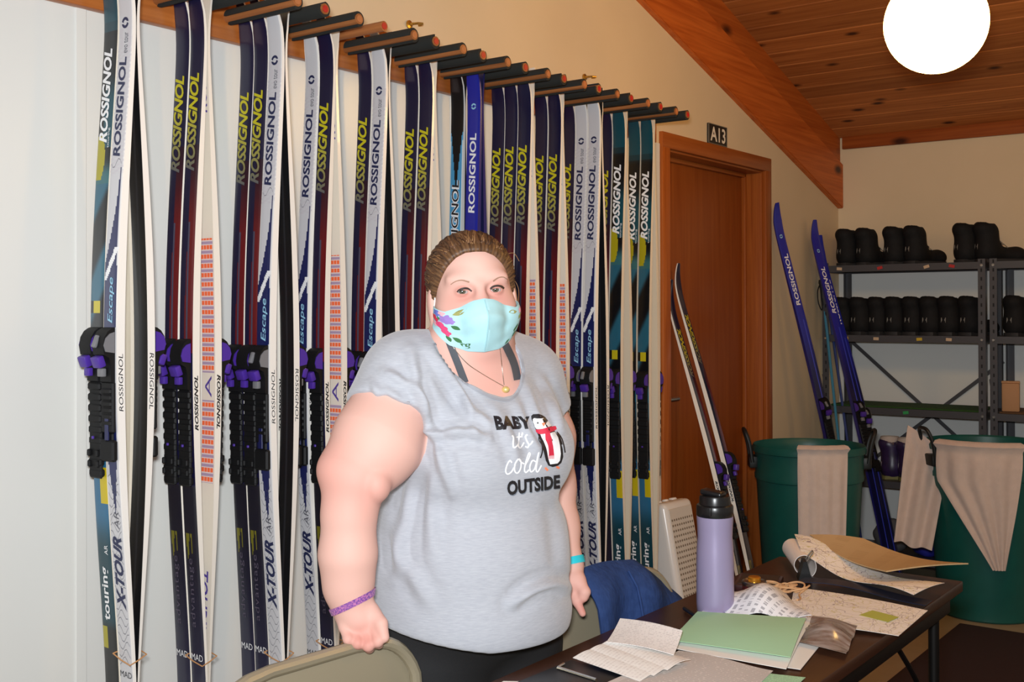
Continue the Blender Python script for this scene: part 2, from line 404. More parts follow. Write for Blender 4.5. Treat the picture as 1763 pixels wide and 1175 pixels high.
# dark red mat by the table
bm = bmesh.new(); box(bm, (1.97, 3.42, FL+.005), (2.3, 2.78, .01), bev=.003)
tag(obj('floor_mat', bm, M('maroon_mat', (50, 15, 13), .95, noise=((120, 120, 120), .8, (38, 10, 9)), bump=((500, 500, 500), .4, .002))), 'dark maroon carpet mat on the floor beyond the table', 'mat')
# ================================================================ peg rack and skis
PEGZ, PEGL, PR, PD = 2.075, .243, .0185, .042
YC = lambda i: 1.374+.1954*i
rack = thing('ski_rack', 'wooden wall rack with long foam wrapped pegs above the skis', 'rack', (0, 0, 0))
bm = bmesh.new(); box(bm, (WX+.0185, 1.72, 2.086), (.025, 4.10, .128), bev=.003); obj('back_board', bm, board_wood, rack)
foam = M('black_foam', (30, 33, 32), .85, bump=((300, 300, 300), .2, .001))
dowel = wood('dowel_wood', (170, 108, 62), (140, 82, 44), 0, .5, gscale=1.5)
redp = M('red_paint', (176, 32, 34), .45); natp = M('raw_end_grain', (178, 112, 68), .6); screwm = M('bright_screw', (225, 220, 210), .25, 1)
def foam_mesh():
    bm = bmesh.new(); n = 22; r_in, r_out = .0125, PR; a0, a1 = math.radians(-56), math.radians(236)   # slit open underneath
    rings = []
    for x in (0.01, PEGL-.003):
        ro = [Vector((x, r_out*math.cos(a0+(a1-a0)*k/n), r_out*math.sin(a0+(a1-a0)*k/n))) for k in range(n+1)]
        rn = [Vector((x, r_in*math.cos(a0+(a1-a0)*k/n), r_in*math.sin(a0+(a1-a0)*k/n))) for k in range(n, -1, -1)]
        rings.append(ro+rn)
    loft(bm, rings, caps=False)
    for R_, in ((rings[0],), (rings[1],)):
        pass
    bm.verts.ensure_lookup_table(); m = len(rings[0])
    for base in (0, m):
        for k in range(n):
            bm.faces.new([bm.verts[base+k], bm.verts[base+k+1], bm.verts[base+m-2-k], bm.verts[base+m-1-k]])
    return bm
cache = {}
for i in range(-4, 12):
    for sd in (-1, 1):
        nm = 'red' if sd > 0 else 'nat'
        p = (WX+.03, YC(i)+sd*PD, PEGZ)
        bare = (i == 3 and sd > 0)
        if 'dowel' not in cache:
            bm = bmesh.new(); cyl(bm, (0, 0, 0), (PEGL+.0, 0, 0), .0125, n=18); bmesh.ops.bevel(bm, geom=[e for e in bm.edges if e.calc_face_angle(0) > 1], offset=.0015, segments=1, affect='EDGES')
            cache['dowel'] = obj('peg', bm, dowel, rack).data; o = bpy.data.objects[-1]; o = [x for x in bpy.data.objects if x.data == cache['dowel']][0]
        else:
            o = bpy.data.objects.new('peg', cache['dowel']); COL.objects.link(o); o.parent = rack
        o.location = p; o.rotation_euler = (0, 0, random.uniform(-.006, .006))
        if not bare:
            if 'foam' not in cache:
                f = obj('foam_sleeve', foam_mesh(), foam, o); cache['foam'] = f.data
            else:
                f = bpy.data.objects.new('foam_sleeve', cache['foam']); COL.objects.link(f); f.parent = o
            f.rotation_euler = (-.8+random.uniform(-.2, .2) if sd < 0 else PI+random.uniform(-.6, .6), 0, 0)
        k = 'cap'+nm
        if k not in cache:
            bm = bmesh.new(); cyl(bm, (PEGL+.0001, 0, 0), (PEGL+.0012, 0, 0), .0085, n=14); c = obj('end_mark', bm, redp if sd > 0 else natp, o); cache[k] = c.data
        else:
            c = bpy.data.objects.new('end_mark', cache[k]); COL.objects.link(c); c.parent = o
for i in range(-3, 12, 1):
    bm = bmesh.new(); cyl(bm, (WX+.03, YC(i)+.098, 2.05), (WX+.034, YC(i)+.098, 2.05), .006, .003, n=10); obj('screw', bm, screwm, rack)
for y, z in ((2.393, 2.2), (3.309, 2.2)):
    bm = bmesh.new(); lathe(bm, [(0, 0), (.012, .002), (.012, .006), (.004, .008), (.0035, .02)], 12)
    tube(bm, [(0, 0, .02), (.0, .004, .034), (.0, .016, .04), (0, .026, .03), (0, .024, .018)], .0032)
    o = obj('wall_hook', bm, M('old_brass', (196, 158, 80), .35, .9)); o.location = (WX, y, z); o.rotation_euler = (0, PI/2, 0)
    tag(o, 'small brass hook on the cream wall %s' % ('above the fourth peg pair of the rack' if y < 3 else 'above the far end of the rack'), 'hook')

# ---- ski geometry. local: z = 0 at the tail, L at the tip end; top sheet faces -y; base plane at y = 0 where a pair touches
def ski_profile(L, cam):
    def o_(a):      # gap between base and the plane where the pair touches
        if a < .17: return .031*((.17-a)/.17)**2.6
        q = min(max((a-.17)/(L-.20), 0), 1); return cam*math.sin(PI*q)**1.25
    def th(a):
        q = a/L
        return .006+.0135*math.sin(PI*min(max((q-.02)/.96, 0), 1))**1.3
    def wd(a):
        if a < .085: return .016+.0325*min(1, (a/.085))**.62
        q = a/L
        return .0485-.0025*math.sin(PI*min(max((q-.06)/.9, 0), 1))
    return o_, th, wd
def mixc(a, b, t): return tuple(x+(y-x)*t for x, y in zip(a, b))
def ss(a, b, x):
    t = min(max((x-a)/(b-a), 0), 1); return t*t*(3-2*t)
SK = {  # base colour, sidewall colour
 'N': ((228, 220, 206), (236, 230, 220)), 'W': ((24, 24, 26), (238, 234, 228)), 'T': ((222, 208, 184), (226, 216, 200)),
 'B': ((28, 30, 70), (30, 32, 110)), 'C': ((30, 30, 34), (225, 225, 222)) }
def top_col(ty, q, w):
    """printed top sheet: q = 0 tip .. 1 tail, w = -1 (left) .. 1 (right)"""
    if ty == 'N':
        c = (24, 22, 54)
        if .235 < q < .52 and w > .05-.3*ss(.3, .5, q): c = mixc((40, 16, 34), (104, 22, 26), ss(.235, .36, q))
        if .34 < q < .52 and abs(w-.12) < .1: c = (74, 72, 92)
        if q > .7: c = mixc((22, 20, 34), (30, 30, 58), ss(.7, 1, q))
        if .765 < q < .782+.02*math.sin(w*9) and w < .1: c = (120, 114, 30)
        return c
    if ty == 'W':
        c = (203, 202, 206)
        if abs(w) > .84: c = (238, 234, 230)
        if q > .10 and q < .3: c = mixc(c, (196, 188, 196), .5*(.5+.5*math.sin(q*900+w*6)))
        s = (q-.29)/.13
        if 0 < s < 1 and w > .62-1.5*s*s-.2*s and w < .8: c = (24, 32, 84)
        if q >= .42 and q < .5 and w < .82: c = (24, 32, 84)
        if 0 < (q-.395) < .045 and abs(w-(.75-(q-.395)*38)) < .28: c = (236, 236, 238)
        if .5 <= q < .66: c = (24, 32, 84) if w < .8 else c
        s = (q-.66)/.09
        if 0 < s < 1 and abs(w-.1*s) < .75*(1-s): c = (24, 32, 84)
        return c
    if ty == 'T':
        teal = (14, 70, 84); blk = (12, 15, 20); yel = (168, 158, 24); blu = (44, 104, 140)
        c = teal
        if q > .09: c = mixc(teal, blk, ss(.09, .115, q))
        if q > .15 and w > -.2 and q < .26: c = mixc(blk, teal, ss(.15, .2, q))
        if .245 < q < .305 and w < .25-((q-.275)/.03)**2*.5: c = yel
        elif q > .27: c = mixc(c, (52, 104, 110), ss(.27, .3, q))
        if q > .31: c = mixc(blk, (40, 96, 118), ss(.3, .8, .5+.5*math.sin(q*46+w*1.1)))
        if .466 < q < .482: c = blk if abs(w) > .55 else (196, 180, 30)
        if q > .67: c = blu
        if .685 < q < .735 and w > .0: c = (200, 178, 22)
        if q > .745: c = mixc(blu, (16, 60, 72), ss(.745, .8, q))
        if q > .89: c = mixc((16, 60, 72), blk, ss(.89, .91, q))
        if .9 < q < .93 and w < -.2: c = yel
        return c
    if ty == 'B':
        c = (34, 40, 150)
        if q > .3: c = mixc(c, (22, 22, 62), ss(.3, .5, q))
        if q > .3 and abs(w-.3) < .12: c = (60, 70, 190)
        return c
    if ty == 'C':
        c = (14, 15, 18)
        if q > .125+.10*max(0, 1-abs(w)*1.15): c = (72, 150, 196)
        if q > .34: c = mixc((72, 150, 196), (24, 60, 120), ss(.34, .5, q))
        if q > .14 and abs(w) > .82: c = (200, 214, 220)
        return c
top_m = attr_mat('ski_surface', .3, .5, coat=.25)
def ski_body_mesh(ty, L, cam):
    o_, th, wd = ski_profile(L, cam)
    A = [.002, .006, .012, .02, .03, .042, .055, .07, .085] + list(np.arange(.10, .2, .02)) + list(np.linspace(.2, L-.02, 320)) + [L-.01, L-.003, L]
    nw = 16; V = []; F = []; C = []
    bc, swc = SK[ty]
    lc = lin(bc); ls = lin(swc)
    for a in A:
        t = th(a); o = o_(a); hw = wd(a)/2
        if a > L-.02: hw *= math.sqrt(max(.35, (L-a)/.02*.65+.35))
        z = L-a
        for j in range(nw+1):
            w = -1+2*j/nw; V.append((w*hw*.98, -(o+t)+.0012*w**4, z))
        for j in range(nw+1):
            w = -1+2*j/nw; V.append((w*hw, -o, z))
    m = 2*(nw+1)
    for i in range(len(A)-1):
        b0, b1 = i*m, (i+1)*m; q = (A[i]+A[i+1])/2/L
        for j in range(nw):
            F.append((b0+j, b1+j, b1+j+1, b0+j+1)); C.append(lin(top_col(ty, q, -1+2*(j+.5)/nw)))
            k = nw+1+j; F.append((b0+k, b0+k+1, b1+k+1, b1+k)); C.append(lc if not (ty == 'W' and abs(j-nw/2+.5) < 1) else lin((40, 40, 44)))
        F.append((b0, b0+nw+1, b1+nw+1, b1)); C.append(ls)
        F.append((b0+nw, b1+nw, b1+m-1, b0+m-1)); C.append(ls)
    e0 = list(range(nw+1))+list(range(m-1, nw, -1)); F.append(e0); C.append(ls)
    e1 = [(len(A)-1)*m+x for x in e0][::-1]; F.append(e1); C.append(ls)
    me = bpy.data.meshes.new('ski_body'); me.from_pydata(V, [], F); me.update()
    at = me.color_attributes.new('Col', 'FLOAT_COLOR', 'CORNER')
    buf = [x for f, c in zip(F, C) for _ in f for x in (*c, 1)]
    at.data.foreach_set('color', buf)
    return me
blkp = M('binding_black', (16, 16, 18), .6, spec=.3); purp = M('binding_purple', (74, 44, 150), .38); grym = M('binding_grey', (120, 120, 124), .35)
purpd = M('binding_navy', (26, 30, 78), .4)
inkN = attr_mat('yellow_print', .45); ink = {k: M('print_'+k, c, .45) for k, c in dict(navy=(34, 40, 78), white=(236, 236, 238), black=(30, 28, 32), purple=(84, 66, 150), dgrey=(86, 86, 96), cyan=(150, 200, 225), ydark=(106, 100, 44), dim=(84, 76, 92)).items()}
def toe_binding(ty, parent, ytop, z):
    """toe piece standing proud of the top sheet (towards -y)"""
    old = ty in 'NT'
    bm = bmesh.new()
    pts = [(-.004, -.06), (-.012, -.075), (-.006, .0), (-.02, .012), (-.034, .02), (-.04, .045), (-.034, .07), (-.02, .084), (-.002, .088)]
    poly = [(-.001, -.078), (-.013, -.074), (-.014, -.03), (-.019, -.012), (-.034, -.004), (-.038, .018), (-.034, .04), (-.023, .056), (-.010, .064), (-.001, .066)]
    loft(bm, [[Vector((x*.024, a*(1-.05*abs(x)), b)) for a, b in poly] for x in (-1, -.8, .8, 1)])
    bmesh.ops.bevel(bm, geom=[e for e in bm.edges if e.calc_face_angle(0) > .6], offset=.003, segments=2, affect='EDGES')
    for v in bm.verts: v.co *= .78
    tb = obj('toe_binding', bm, blkp, parent, loc=(0, ytop, z))
    for sx in ((-1, 1)):   # side cheeks
        bm = bmesh.new(); p2 = [(-.004, .0), (-.03, .004), (-.035, .02), (-.03, .038), (-.018, .05), (-.004, .054)]
        loft(bm, [[Vector((sx*(.0242+.003*k), a, b)) for a, b in p2] for k in (0, 1)]); bmesh.ops.scale(bm, vec=(.78,)*3, verts=bm.verts); obj('cheek', bm, purp if (old or sx < 0) else grym, tb)
    bm = bmesh.new(); box(bm, (0, -.034, -.022), (.034, .02, .03), Matrix.Rotation(.35, 3, 'X'), bev=.004); bmesh.ops.scale(bm, vec=(.78,)*3, verts=bm.verts); obj('lever', bm, purp, tb)
    bm = bmesh.new(); box(bm, (-.003, -.022, -.05), (.022, .014, .022), bev=.003); bmesh.ops.scale(bm, vec=(.78,)*3, verts=bm.verts); obj('hinge', bm, purp if old else grym, tb)
    if not old:
        bm = bmesh.new(); box(bm, (-.006, -.037, .03), (.014, .012, .034), Matrix.Rotation(-.4, 3, 'X'), bev=.004); bmesh.ops.scale(bm, vec=(.78,)*3, verts=bm.verts); obj('clip', bm, grym, tb)
    return tb
def boot_plate(ty, parent, fy, zt, zb):
    """ribbed rail under the boot, from zt (top) down to zb, following the ski surface fy(z)"""
    bm = bmesh.new(); n = 7; H = zt-zb; fr = .78 if ty in 'WBC' else .999
    def seg(z0, z1, hw, h, bev=.003):
        zc = (z0+z1)/2; box(bm, (0, fy(zc)-h/2+.0004, zc), (hw*2, h, abs(z1-z0)), bev=bev, seg=1)
    if ty in 'NT':
        seg(zt, zb, .0205, .0075)
        for k in range(9):
            z = zt-(k+.5)*H/9; seg(z+H/26, z-H/26, .0212, .0095 if k < 7 else .012)
        for sx in (-1, 1):
            for k in range(2): box(bm, (sx*.014, fy(zb+.03+k*.022)-.0125, zb+.03+k*.022), (.008, .008, .014), bev=.002, seg=1)
    else:
        seg(zt, zb+H*.36, .0205, .009); seg(zb+H*.36, zb+H*.24, .012, .006); seg(zb+H*.27, zb, .0225, .014, .004)
        for k in range(6):
            z = zt-H*.08-k*H*.08; seg(z, z-.012, .017, .012)
    bp = obj('boot_plate', bm, blkp, parent)
    bm = bmesh.new(); z = (zt+zb)/2; z = zb+H*.42; box(bm, (0, fy(z)-(.012 if ty in 'NT' else .0095), z), (.006 if ty in 'NT' else .012, .004, .006 if ty in 'NT' else .05), bev=.001, seg=1)
    obj('mark', bm, purp if ty in 'NT' else purpd, bp)
    return bp
def strip_mat():
    if 'grip_print' in MATS: return MATS['grip_print']
    m = M('grip_print', (225, 215, 205), .5); nt = m.node_tree; N = nt.nodes.new; L = nt.links.new; b = nt.nodes['Principled BSDF']
    tc = N('ShaderNodeTexCoord'); sp = N('ShaderNodeSeparateXYZ'); L(tc.outputs['UV'], sp.inputs[0])
    def math_(op, a, bb, c=None):
        n = N('ShaderNodeMath'); n.operation = op
        for i, x in enumerate((a, bb)):
            if x is None: continue
            if isinstance(x, (int, float)): n.inputs[i].default_value = x
            else: L(x, n.inputs[i])
        return n.outputs[0]
    fz = math_('FRACT', math_('MULTIPLY', sp.outputs[1], 1.0), None)
    inrow = math_('LESS_THAN', fz, .46)
    fx = math_('FRACT', math_('MULTIPLY', sp.outputs[0], 4.0), None)
    incol = math_('GREATER_THAN', fx, .14)
    org = math_('MULTIPLY', inrow, incol)
    mid = math_('MULTIPLY', math_('GREATER_THAN', fz, .6), math_('LESS_THAN', fz, .9))
    m1 = N('ShaderNodeMix'); m1.data_type = 'RGBA'; L(mid, m1.inputs[0]); m1.inputs[6].default_value = (*lin((222, 208, 204)), 1); m1.inputs[7].default_value = (*lin((168, 150, 176)), 1)
    m2 = N('ShaderNodeMix'); m2.data_type = 'RGBA'; L(org, m2.inputs[0]); L(m1.outputs[2], m2.inputs[6]); m2.inputs[7].default_value = (*lin((240, 110, 62)), 1)
    L(m2.outputs[2], b.inputs['Base Color']); return m
ORD = ['first', 'second', 'third', 'fourth', 'fifth', 'sixth', 'seventh', 'eighth', 'ninth', 'tenth', 'eleventh', 'twelfth']
DESC = {'N': 'navy ski with yellow lettering', 'W': 'pale grey ski with navy lettering', 'T': 'teal and black touring ski', 'B': 'bright blue ski with white lettering', 'C': 'black tipped sky blue ski'}
SKI0 = {}
def make_ski(ty, L, cam=.024):
    """one ski with all its printed parts; later copies share the mesh data"""
    t = thing('cross_country_ski', DESC[ty], 'ski')
    o_, th, wd = ski_profile(L, cam)
    obj('ski_body', ski_body_mesh(ty, L, cam), top_m, t, smooth=40)
    top = lambda a: -(o_(a)+th(a))-.0007
    def across(s, a0, a1, mat):
        def fn(u, v):
            a = (a1+(a0-a1)*v)*L; return ((-.8+1.6*u)*wd(a)/2, top(a), L-a)
        return text_obj('lettering', s, fn, mat, t)
    def run(s, a0, a1, wlo, whi, mat, nm='lettering', up=True, lift=0, **kw):
        """lettering along the ski; reads towards the tip; capital tops point to -x"""
        def fn(u, v):
            a = (a1+(a0-a1)*u)*L if up else (a0+(a1-a0)*u)*L; w = whi+(wlo-whi)*v if up else wlo+(whi-wlo)*v
            return (w*wd(a)/2, top(a)-lift, L-a)
        return text_obj(nm, s, fn, mat, t, **kw)
    def side(s, a0, a1, sx, up, mat, **kw):
        def fn(u, v):
            a = (a1+(a0-a1)*u)*L if up else (a0+(a1-a0)*u)*L
            k = .24+.52*(v if (sx > 0) == up else 1-v)
            if sx > 0: k = .24+.52*v if up else .76-.52*v
            else: k = .24+.52*v if not up else .76-.52*v
            return (sx*(wd(a)/2+.0005), -(o_(a)+th(a)*k), L-a)
        return text_obj('side_lettering', s, fn, mat, t, **kw)
    def basetext(s, a0, a1, mat, up=True):
        def fn(u, v):
            a = (a1+(a0-a1)*u)*L if up else (a0+(a1-a0)*u)*L
            return (wd(a)/2*((.75-1.3*v) if not up else (-.75+1.3*v)), -o_(a)+.0006, L-a)
        return text_obj('base_lettering', s, fn, mat, t, bold=.02, shear=.3)
    if ty == 'N':
        o = run('ROSSIGNOL', .136, .272, -.8, .5, inkN, bold=.03, shear=.35, space=.95)
        zz = np.array([v.co.z for v in o.data.vertices]); k = np.clip((zz-zz.min())/(zz.max()-zz.min())*1.5, 0, 1)[:, None]
        set_col(o.data, np.array(lin((92, 92, 96)))*(1-k)+np.array(lin((196, 186, 26)))*k)
        run('advantage', .80, .895, -.6, .25, ink['dim'], space=1.15)
        across('MAD', .932, .941, ink['white'])
        side('ROSSIGNOL', .55, .625, 1, True, ink['black'], bold=.035, shear=.3); side('ROSSIGNOL', .55, .625, -1, False, ink['black'], bold=.035, shear=.3)
        basetext('ROSSIGNOL', .075, .19, ink['purple'], up=True); basetext('TOURING', .82, .93, ink['purple'], up=False)
        bm = bmesh.new(); uv = bm.loops.layers.uv.new('UVMap'); prev = None; n = 60
        for (q0, q1) in ((.362, .548), (.586, .70)):
            prev = None
            for i in range(n+1):
                a = (q0+(q1-q0)*i/n)*L; y = -o_(a)+.0005; vs = (bm.verts.new((-.0205, y, L-a)), bm.verts.new((.0205, y, L-a)))
                if prev:
                    f = bm.faces.new((prev[0][0], prev[0][1], vs[1], vs[0]))
                    for lp, (x, yy) in zip(f.loops, ((0, prev[1]), (1, prev[1]), (1, a), (0, a))): lp[uv].uv = (x, yy/.0205)
                prev = (vs, a)
        obj('grip_strip', bm, strip_mat(), t, smooth=0)
        def fa(u, v):
            a = (.582-.03*u)*L; return ((-.011+.022*v), -o_(a)+.0006, L-a)
        text_obj('base_mark', 'A', fa, ink['purple'], t)
    elif ty == 'W':
        run('ROSSIGNOL', .143, .276, -.62, .42, ink['navy'], bold=.03, shear=.12, space=1.0)
        # round emblem
        bm = bmesh.new(); a0 = .097*L; rr = .0115
        for s in (0, PI):
            arc = [(rr*math.cos(s+x), rr*math.sin(s+x)) for x in np.linspace(.15, PI*.92, 12)]
            arc2 = [(rr*.5*math.cos(s+x), rr*.5*math.sin(s+x)) for x in np.linspace(PI*1.02, .5, 10)]
            bm.faces.new([bm.verts.new((x, top(a0-y), L-a0+y)) for x, y in arc+arc2])
        obj('emblem', bm, ink['navy'], t, smooth=0)
        run('evo tour', .11, .138, -.1, .45, ink['dgrey'])
        run('Escape', .435, .495, -.3, .62, ink['cyan'], bold=.01, shear=.25)
        run('X-TOUR', .775, .872, -.6, .66, ink['navy'], bold=.04, shear=.35)
        run('AR', .742, .765, -.2, .5, ink['dgrey'], shear=.2)
        across('MAD', .955, .963, ink['black'])
        # thin curled print lines on the grey ground
        bm = bmesh.new()
        for k in range(34):
            q = (.285 if k < 10 else .70)+(k if k < 10 else k-10)*.0105
            if .29 < q < .42 or .5 < q < .69: continue
            pr = None
            for i in range(7):
                w = -.75+1.5*i/6; a = (q+.006*math.sin(i*1.1+k))*L
                vs = (bm.verts.new((w*wd(a)/2, top(a)+.0002, L-a)), bm.verts.new((w*wd(a)/2, top(a)+.0002, L-a+.0012)))
                if pr: bm.faces.new((pr[0], pr[1], vs[1], vs[0]))
                pr = vs
        obj('line_print', bm, ink['dgrey'], t, smooth=0)['kind'] = 'stuff'
        side('ROSSIGNOL', .535, .61, 1, True, ink['black'], bold=.0, shear=.15); side('ROSSIGNOL', .535, .61, -1, False, ink['black'], bold=.0, shear=.15)
    elif ty == 'T':
        run('ROSSIGNOL', .127, .255, -.75, .45, ink['white'], bold=.035, shear=.3)
        run('touring', .235, .262, .5, .85, ink['white'])
        run('touring', .82, .892, -.55, .6, ink['white'], bold=.02)
        run('AR', .79, .803, .1, .6, ink['white'])
    elif ty == 'B':
        run('ROSSIGNOL', .13, .262, -.5, .5, ink['white'], bold=.025, shear=.1)
        bm = bmesh.new(); a0 = .085*L
        for s in (0, PI):
            arc = [(.009*math.cos(s+x), .009*math.sin(s+x)) for x in np.linspace(.15, PI*.92, 10)]; arc2 = [(.0045*math.cos(s+x), .0045*math.sin(s+x)) for x in np.linspace(PI*1.02, .5, 8)]
            bm.faces.new([bm.verts.new((x, top(a0-y), L-a0+y)) for x, y in arc+arc2])
        obj('emblem', bm, ink['cyan'], t, smooth=0)
    else:
        run('ROSSIGNOL', .205, .36, -.62, .62, ink['white'], bold=.07, shear=.1)
        run('ROSSIGNOL', .205, .36, -.56, .56, ink['black'], bold=.01, shear=.1, lift=.0005)
    at = .5*L; toe_binding(ty, t, top(at)+.001, L-at-.052)
    zt = L-at-.11; zb = L-(.70 if ty in 'NT' else .675)*L
    boot_plate(ty, t, lambda z: top(L-z)+.0008, zt, zb)
    kids(t); return t
TIPZ = 2.122
def put_ski(ty, L, X, Y, back, label, group, cam=.024, mtx=None):
    k = (ty, round(L, 3), cam)
    if k not in SKI0: r = SKI0[k] = make_ski(ty, L, cam); tag(r, label, None, group)
    else: r = dup(SKI0[k], label=label, group=group)
    if mtx is None:
        r.location = (X, Y, TIPZ-L); r.rotation_euler = (0, 0, PI if back else 0)
    else: r.matrix_world = mtx
    return r
LEN = [1.544, 1.60, 1.636, 1.662, 1.69, 1.72, 1.755, 1.785, 1.815, 1.848, 1.882, 1.916]
RACK = ['TW', 'NN', 'NNW', 'WN', 'NW', 'NN', 'CB', 'NNN', 'NN', 'NWW', 'NT', 'TT']
OUT = [.142, .119, .150, .116, .110, .101, .114, .153, .129, .151, .128, .126]
CAMB = {'N': .020, 'W': .026, 'T': .022, 'B': .012, 'C': .010}
ties = []
for i, row in enumerate(RACK):
    n = len(row); sp = .052 if n == 2 else .0495
    for j, ty in enumerate(row):
        X = OUT[i]-.026-sp*(n-1-j)
        if i == 6 and j == 0: X = .026
        pos = {1: ['only'], 2: ['inner', 'outer'], 3: ['inner', 'middle', 'outer']}[n][j]
        for back in (0, 1):
            lab = '%s, %s %s of the %s peg pair from the left' % (DESC[ty], pos, 'back' if back else 'front', ORD[i])
            put_ski(ty, LEN[i], X, YC(i)+(.0008 if back else -.0008), back, lab, 'skis hanging in pairs on the peg rack', CAMB[ty])
        if j == n-1 and i < 9: ties.append((i, X, YC(i), TIPZ-LEN[i]+.10))
# tan rubber bands round the tails of the outer pairs
bandm = M('tan_rubber', (196, 142, 92), .6)
for i, x, y, z in ties:
    bm = bmesh.new(); hw, hy = .029, .0165+.003
    loop = [(-hw, -hy, .004), (0, -hy-.001, -.004), (hw, -hy, -.01), (hw+.001, 0, -.004), (hw, hy, .003), (0, hy+.001, .008), (-hw, hy, .006), (-hw-.001, 0, .006), (-hw, -hy, .004)]
    tube(bm, loop, .0014, 6); o = obj('rubber_band', bm, bandm, loc=(x, y, z))
    tag(o, 'tan rubber band round the ski tails hanging on the %s peg pair' % ORD[i], 'rubber band', 'rubber bands round the ski tails')
def lean_mtx(tip, tail, face):
    """ski frame: z from tail to tip, -y towards face"""
    z = (Vector(tip)-Vector(tail)).normalized(); y = -(Vector(face)-z*z.dot(Vector(face))).normalized(); x = y.cross(z)
    return Matrix.Translation(tail) @ Matrix((x, y, z)).transposed().to_4x4()
GL = 'skis leaning by the door and in the corner'
for tip, tail, ty, lab in (((-.112, 4.02, 1.50), (.36, 3.86, FL), 'N', 'navy ski leaning on the wooden door, left of the two'), ((-.106, 4.072, 1.56), (.385, 3.915, FL), 'N', 'navy ski leaning on the wooden door, right of the two'),
      ((WX+.035, 4.83, 1.87), (.285, 5.153, FL), 'B', 'bright blue ski leaning on the wall beside the door frame'), ((WX+.035, 5.285, 1.81), (.48, 5.07, FL), 'B', 'bright blue ski leaning in the corner in front of the shelf'),
      ((WX+.04, 5.34, 1.74), (.487, 5.135, FL), 'B', 'blue ski mostly hidden behind the corner ski by the shelf')):
    Ls = (Vector(tip)-Vector(tail)).length
    nrm = (1, -.55, .3) if ty == 'B' else (1, .06, .2)
    put_ski(ty, round(Ls, 2), 0, 0, 0, lab, GL, .012, lean_mtx(tip, tail, nrm))
# ================================================================ table and what lies on it
TZ = .74; TX0, TX1, TY0, TY1 = .925, 1.383, .95, 2.758
blk_metal = M('black_metal', (22, 21, 21), .45, .6); steel = M('bright_steel', (200, 198, 192), .25, 1)
tabletop = wood('table_laminate', (72, 42, 28), (52, 30, 20), 1, .34, gscale=.7)
tb = thing('folding_table', 'long narrow dark brown folding table with black metal legs', 'table', (0, 0, 0))
bm = bmesh.new(); box(bm, ((TX0+TX1)/2, (TY0+TY1)/2, TZ-.0125), (TX1-TX0, TY1-TY0, .025), bev=.003); obj('table_top', bm, tabletop, tb)
edge = M('table_edge_band', (34, 22, 18), .5)
for nm, c, s in (('apron', (TX0+.03, (TY0+TY1)/2, TZ-.048), (.018, TY1-TY0-.06, .046)), ('apron', (TX1-.03, (TY0+TY1)/2, TZ-.048), (.018, TY1-TY0-.06, .046)),
                 ('apron', ((TX0+TX1)/2, TY0+.03, TZ-.048), (TX1-TX0-.06, .018, .046)), ('apron', ((TX0+TX1)/2, TY1-.03, TZ-.048), (TX1-TX0-.06, .018, .046))):
    bm = bmesh.new(); box(bm, c, s, bev=.002); obj(nm, bm, blk_metal, tb)
for yy, sg_ in ((TY0+.10, 1), (TY1-.08, -1)):
    for xx in (TX0+.045, TX1-.045):
        bm = bmesh.new(); cyl(bm, (xx, yy, TZ-.03), (xx, yy, FL+.012), .0125, n=12); l = obj('leg', bm, blk_metal, tb)
        bm = bmesh.new(); lathe(bm, [(0, 0), (.016, 0), (.016, .012), (.0125, .016), (.0125, .03)], 14, (xx, yy, FL)); obj('foot', bm, M('rubber_foot', (30, 30, 30), .8), l)
    for zz in (TZ-.30, FL+.12):
        bm = bmesh.new(); cyl(bm, (TX0+.045, yy, zz), (TX1-.045, yy, zz), .009, n=10); obj('crossbar', bm, blk_metal, tb)
    bm = bmesh.new(); tube(bm, spline([(TX1-.06, yy, TZ-.28), (TX1-.06, yy+sg_*.12, TZ-.17), (TX1-.06, yy+sg_*.26, TZ-.06)], 5), .006); obj('brace', bm, blk_metal, tb)

def print_mat(name, base, ink_, lines=28, axis=1, dens=.48, col=1.0):
    if name in MATS: return MATS[name]
    m = M(name, base, .6, spec=.3); nt = m.node_tree; N = nt.nodes.new; L = nt.links.new; b = nt.nodes['Principled BSDF']
    tc = N('ShaderNodeTexCoord'); sp = N('ShaderNodeSeparateXYZ'); L(tc.outputs['Generated'], sp.inputs[0])
    def mt(op, a, c):
        n = N('ShaderNodeMath'); n.operation = op
        for i, x in enumerate((a, c)):
            if isinstance(x, (int, float)): n.inputs[i].default_value = x
            elif x is not None: L(x, n.inputs[i])
        return n.outputs[0]
    v = mt('MULTIPLY', sp.outputs[axis], float(lines)); row = mt('LESS_THAN', mt('FRACT', v, None), .5)
    cmb = N('ShaderNodeCombineXYZ'); L(mt('MULTIPLY', sp.outputs[1-axis], 46.0), cmb.inputs[0]); L(mt('MULTIPLY', mt('FLOOR', v, None), 7.3), cmb.inputs[1])
    n = N('ShaderNodeTexNoise'); n.inputs['Scale'].default_value = 1; L(cmb.outputs[0], n.inputs[0])
    word = mt('GREATER_THAN', n.outputs[0], dens)
    inm = mt('MULTIPLY', mt('GREATER_THAN', sp.outputs[1-axis], .08), mt('LESS_THAN', sp.outputs[1-axis], .92))
    mx = N('ShaderNodeMix'); mx.data_type = 'RGBA'; L(mt('MULTIPLY', mt('MULTIPLY', mt('MULTIPLY', row, word), inm), col), mx.inputs[0])
    mx.inputs[6].default_value = (*lin(base), 1); mx.inputs[7].default_value = (*lin(ink_), 1); L(mx.outputs[2], b.inputs['Base Color']); return m
